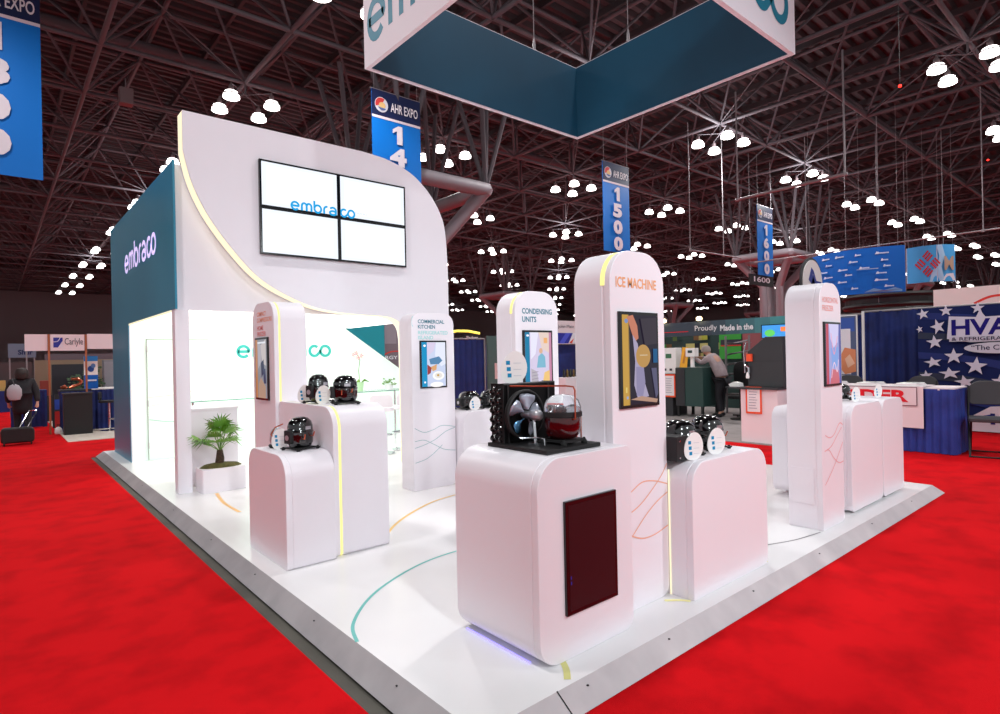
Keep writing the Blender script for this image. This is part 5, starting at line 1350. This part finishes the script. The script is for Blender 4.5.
t = thing('table_banner', 'upright blue and white banner card on the table beside the teal wall', 'banner', (1.95, 18.85, 1.09))
MB().box((1.80, 18.74, 1.095), (2.10, 18.76, 1.95)).build('card', M['paper'], t)
d = Decal(*face('-Y', 1.80, 18.74, 1.095), eps=.003); d.rect(0, 0, .30, .36, (0, 96, 190)).rect(0, .72, .3, .855, (50, 140, 214)).ell(.15, .52, .07, .08, (40, 80, 150)).ell(.2, .60, .05, .06, (90, 130, 190)).rect(.03, .2, .27, .24, (220, 226, 240)); d.build('printed_face', t)
bar_stool((2.28, 18.3, .012), 'dark bar stool beside the black counter in the left booth', 'blackmatte', 1.2)
t = MB().box((1.22, 20.2, .012), (2.0, 20.3, 1.75)).build('display_board', mat('charcoal_board', (36, 42, 50), .6)); tag(t, 'charcoal display board behind the dark-topped table', 'board')
t = MB().box((2.35, 19.8, .012), (2.8, 20.1, 1.85)).build('grey_locker', mat('mid_grey_panel', (120, 120, 128), .6), bevel=.01); tag(t, 'grey upright cabinet beside the teal pavilion wall', 'cabinet')
MB().box((2.37, 19.79, .1), (2.78, 19.80, 1.8)).build('door', mat('light_grey_panel', (136, 136, 144), .6), t)
for (x, y, z, lab) in ((1.75, 19.9, .9, 'dark green bushy plant behind the dark-topped table'), (2.15, 19.75, 1.1, 'dark green plant behind the blue and white banner card')):
    t = thing('leafy_plant', lab, 'plant', (x, y, .012))
    MB().lathe([(.1, 0), (.13, .3), (.12, .3)], (x, y, .012), 12).build('pot', M['blackmatte'], t, smooth=30)
    m = MB(); random.seed(int(x * 100))
    m.tube([(x, y, .3), (x, y, z)], .012, 6)
    for k in range(160):
        a = random.uniform(0, 2 * PI); r = random.uniform(0, .24); zz = z + random.uniform(-.2, .55); q = random.uniform(0, 6)
        px, py = x + r * math.cos(a), y + r * math.sin(a)
        m.add([(px, py, zz), (px + .05 * math.cos(q), py + .03, zz + .03), (px + .1 * math.cos(q), py, zz + .01), (px + .05 * math.cos(q), py - .03, zz - .02)], [(0, 1, 2, 3)])
    m.build('foliage', mat('dark_leaf_%d' % int(x * 100), (40, 70, 34), .6), t)
t = thing('display_stand', 'slim red and blue printed stand at the edge of the beige carpet', 'stand', (1.1, 18.3, 0))
MB().box((1.17, 18.60, .012), (1.26, 18.66, .98)).build('panel', M['machblack'], t)
d = Decal(*face('-Y', 1.165, 18.60, .012), eps=.004); d.rect(0, 0, .1, .55, (180, 40, 40)).rect(0, .6, .1, .85, (50, 80, 180)); d.build('printed_face', t)
t = thing('white_tote_bag', 'white bag lying on the beige carpet left of the black counter', 'bag', (1.2, 18.1, .012))
MB().lathe([(.06, 0), (.085, .04), (.075, .12), (.04, .17), (.015, .18)], (1.22, 18.4, .012), 14, 1, .8).build('bag_body', M['paper'], t, smooth=True)
MB().tube([(1.19, 18.4, .17), (1.20, 18.4, .25), (1.24, 18.4, .25), (1.25, 18.4, .17)], .01, 6).build('handle', M['blackmatte'], t, smooth=True)
t = thing('draped_table', 'navy draped table behind the person with the suitcase', 'table', (.75, 21.3, 0))
MB().box((.35, 21, 1.0), (1.15, 21.7, 1.04)).build('tabletop', M['navy'], t); skirt(t, (.35, 21), (1.15, 21), .02, 1.0, 'navy')
MB().tube([(.4, 21.1, 0), (.4, 21.1, 1.0)], .02, 6).tube([(1.1, 21.1, 0), (1.1, 21.1, 1.0)], .02, 6).build('leg', M['rod'], t)
# shelf units of the farther left booths
random.seed(14)
def stall(x, y, w, hgt, wallc, label, n=5):
    t = thing('exhibit_stall', label, 'booth', (x + w / 2, y, 0))
    MB().box((x, y, 0), (x + w, y + .1, hgt)).build('back_panel', mat('stall_panel', wallc, .7), t)
    MB().box((x, y - .7, 0), (x + w, y - .1, .8)).build('counter', M['machblack'] if sum(wallc) > 300 else M['navy'], t)
    for k in range(n):
        q = x + w * (k + .5) / n; ww = w / n * random.uniform(.25, .4); hh_ = random.uniform(.15, .6)
        c_ = random.choice(((176, 170, 170), (60, 70, 90), (190, 160, 90), (50, 50, 56), (150, 60, 50)))
        MB().box((q - ww, y - .5, .8), (q + ww, y - .3, .8 + hh_)).build('exhibit', mat('exhibit', c_, .5), t, bevel=.01)
    return t
stall(1.0, 23.6, 2.6, 1.9, (150, 132, 110), 'tan-panelled stall with small exhibits behind the Carlyle booth', 6)
stall(-.3, 30, 1.5, 1.9, (70, 58, 60), 'dim brown stall beyond the navy table at far left', 4)
stall(1.6, 30, 3.0, 2.2, (96, 92, 100), 'grey stall far behind the Carlyle header', 4)
stall(-3.2, 40, 2.8, 2.0, (60, 44, 46), 'dim stall farthest away along the left aisle', 4)
# far background booths along the hall, mid and right
stall(17, 22, 5, 2.3, (70, 78, 110), 'blue-grey stall in the distance between kitchen and condensing towers', 6)
stall(24, 26, 6, 2.4, (130, 120, 126), 'pale stall far behind the condensing units tower', 6)
stall(30, 20, 6, 2.4, (90, 84, 92), 'grey stall far behind the Proudly Made header', 5)

# ------------------------------------------------------------------ middle background
t = thing('green_panel', 'grey-green booth panel left of the condensing units tower', 'panel', (12.6, 15, 0))
MB().box((12.25, 14.9, 0), (13.6, 14.96, 2.4)).build('board', mat('grey_green_panel', (74, 98, 94), .7), t)
d = Decal(*face('-Y', 12.25, 14.9, 0), eps=.004); d.rect(.28, .98, .80, 1.5, (214, 184, 184)).ell(.5, 1.22, .12, .16, (96, 70, 76)).rect(.4, 1.78, .8, 1.82, (26, 30, 34)); d.build('framed_picture', t)
t = thing('arched_header', 'thin yellow arched light over the navy drape', 'light', (15.2, 20, 2.8))
MB().tube([(14.3, 20, 2.75), (14.8, 20, 2.83), (15.4, 20, 2.83), (16.0, 20, 2.74)], .05, 8).build('arch', emat('yellow_arch', (250, 226, 90), 1.2, False), t, smooth=True)
MB().tube([(14.4, 20, 0), (14.4, 20, 2.75)], .03, 6).tube([(15.9, 20, 0), (15.9, 20, 2.75)], .03, 6).build('support_post', M['rod'], t)
t = thing('small_header_sign', 'small black header sign with pale letters under the yellow arch', 'sign', (15.3, 19.5, 2.5))
MB().box((14.75, 19.5, 2.42), (15.65, 19.55, 2.66)).build('panel', M['blackmatte'], t)
d = Decal(*face('-Y', 14.75, 19.5, 2.42), eps=.004); d.text('Parker', .16, .05, .6, .13, (214, 208, 210), .02); d.build('lettering', t)
MB().tube([(14.8, 19.53, 0), (14.8, 19.53, 2.42)], .025, 6).tube([(15.6, 19.53, 0), (15.6, 19.53, 2.42)], .025, 6).build('support_post', M['rod'], t)
t = thing('booth_header', 'pale header with blue and red graphic between condensing and ice machine towers', 'sign', (15.0, 14, 2.1))
MB().box((14.3, 14, 2.1), (15.8, 14.06, 2.9)).build('panel', M['tablecloth'], t)
MB().box((14.3, 14.01, .012), (14.36, 14.05, 2.1)).box((15.74, 14.01, .012), (15.8, 14.05, 2.1)).build('support_post', M['rod'], t)
d = Decal(*face('-Y', 14.3, 14, 2.1), eps=.004)
d.rect(.1, .02, 1.45, .38, (44, 50, 160)).poly([(.7, .38), (.95, .38), (.6, .02), (.35, .02)], (80, 90, 210)).poly([(.82, .02), (1.05, .38), (1.45, .38), (1.45, .02)], (236, 232, 240)).poly([(.85, .04), (1.1, .2), (1.0, .02)], (226, 80, 60)); d.text('John Main', .3, .52, .8, .14, (90, 80, 96), .0); d.build('lettering', t)
t = thing('exhibit_shelf', 'white counter crowded with small brass and grey valves between the towers', 'counter', (15, 13.6, 0))
MB().box((14.2, 13.3, 0), (15.9, 13.8, .98)).build('counter', M['white'], t)
MB().box((14.2, 14.3, 0), (15.9, 14.4, 2.08)).build('navy_backing', M['navy'], t)
random.seed(77)
for k in range(10):
    x = 14.35 + k * .155; c_ = random.choice(((70, 70, 60), (120, 96, 60), (60, 60, 64), (110, 110, 100)))
    MB().lathe([(.04, 0), (.055, .06), (.04, .12), (.05, .18), (.02, .24 + .1 * random.random())], (x, 13.5, .98), 10).build('valve', mat('valve_metal', c_, .35, .7), t, smooth=True)

# red exit sign and a speaker box in the trusses
t = thing('ceiling_speaker', 'small grey loudspeaker box hanging in the trusses at upper left', 'speaker', (4.0, 26, 11.9))
MB().box((3.75, 25.8, 11.5), (4.2, 26.2, 12.1)).build('case', mat('grey_speaker', (110, 96, 98), .7), t, bevel=.02)
MB().tube([(3.97, 26, 12.1), (3.97, 26, 12.5)], .02, 6).build('bracket', M['rod'], t)
for (u, v, dep, lab) in ((900, 86, 16, 'small red light in the trusses left of the largest lamp cluster'), (988, 160, 26, 'small red light below the lamps near the right edge')):
    p = ray(u, v, dep); t = thing('red_beacon', lab, 'light', tuple(p))
    MB().lathe([(.0001, -.04), (.035, -.025), (.04, 0), (.035, .025), (.0001, .04)], tuple(p), 10, 1.4, 1).build('lens', emat('red_beacon_%d' % u, (255, 40, 30), 3, False), t, smooth=True)
    MB().tube([tuple(p + Vector((0, 0, .03))), (p.x, p.y, ZB)], .005, 5).build('hanger', M['blackmatte'], t)

# ------------------------------------------------------------------ light
w = bpy.data.worlds.new('world'); S.world = w; w.use_nodes = True
w.node_tree.nodes['Background'].inputs[0].default_value = (.93, .96, 1.0, 1)
w.node_tree.nodes['Background'].inputs[1].default_value = .5
def area(name, loc, rot, size, power, col=(1, 1, 1), sy=None):
    l = bpy.data.lights.new(name, 'AREA'); l.energy = power; l.size = size; l.color = col
    if sy: l.shape = 'RECTANGLE'; l.size_y = sy
    o = bpy.data.objects.new(name, l); COL.objects.link(o); o.location = loc; o.rotation_euler = rot; return o
def point(name, loc, power, col=(1, .96, .93), r=.3):
    l = bpy.data.lights.new(name, 'POINT'); l.energy = power; l.color = col; l.shadow_soft_size = r
    o = bpy.data.objects.new(name, l); COL.objects.link(o); o.location = loc; return o
def spot(name, loc, power, ang=150, col=(1, .97, .96), r=.35, rot=(0, 0, 0)):
    l = bpy.data.lights.new(name, 'SPOT'); l.energy = power; l.color = col; l.shadow_soft_size = r; l.spot_size = math.radians(ang); l.spot_blend = .6
    o = bpy.data.objects.new(name, l); COL.objects.link(o); o.location = loc; o.rotation_euler = rot; return o
for i in range(-1, 4):
    for j in range(-1, 3):
        spot('lamp_light', (GX0 + i * P, GY0 + j * P, 11.35), 1000)
for (x, y) in ((50, 20), (50, 50), (20, 50), (80, 50), (80, 15), (6, 70), (35, 75)):
    spot('lamp_light', (x, y, 11.2), 5000, r=.6)
for (p, q, e) in (((1.0, -3.5, 5.5), (3.6, 3.0, .6), 700), ((6.0, -4.0, 5.5), (6.6, 3.0, .6), 750), ((-4.0, 3.0, 5.5), (2.6, 6.2, 1.0), 200), ((2.5, -2.0, 8.0), (3.7, 8.0, 3.4), 420), ((9.0, -2.0, 6.0), (13, 4, 1.0), 420)):  # unseen fill spots, added to brighten the front faces of the booths
    l = spot('fill_spot', p, e * 1.05, 70, (.90, .97, 1), .25)
    l.rotation_euler = (Vector(q) - Vector(p)).to_track_quat('-Z', 'Y').to_euler()
for (x, y) in ((7.6, 14.3), (16.9, 14.3), (26.2, 14.3), (16.9, 32.9), (35.6, 32.9), (16.9, 5), (7.6, 42), (54, 23), (54, 51), (35.6, 14.3), (26.2, 51), (73, 32), (7.6, 70)):
    point('lamp_upglow', (x, y, 11.2), 130 if x + y < 40 else 420, (.95, .97, 1), .5)
point('pavilion_light', (3.6, 9.3, 1.9), 18, (1, 1, .96), .3)

S.view_settings.view_transform = 'Standard'
S.view_settings.look = 'None'
S.view_settings.exposure = 0.24
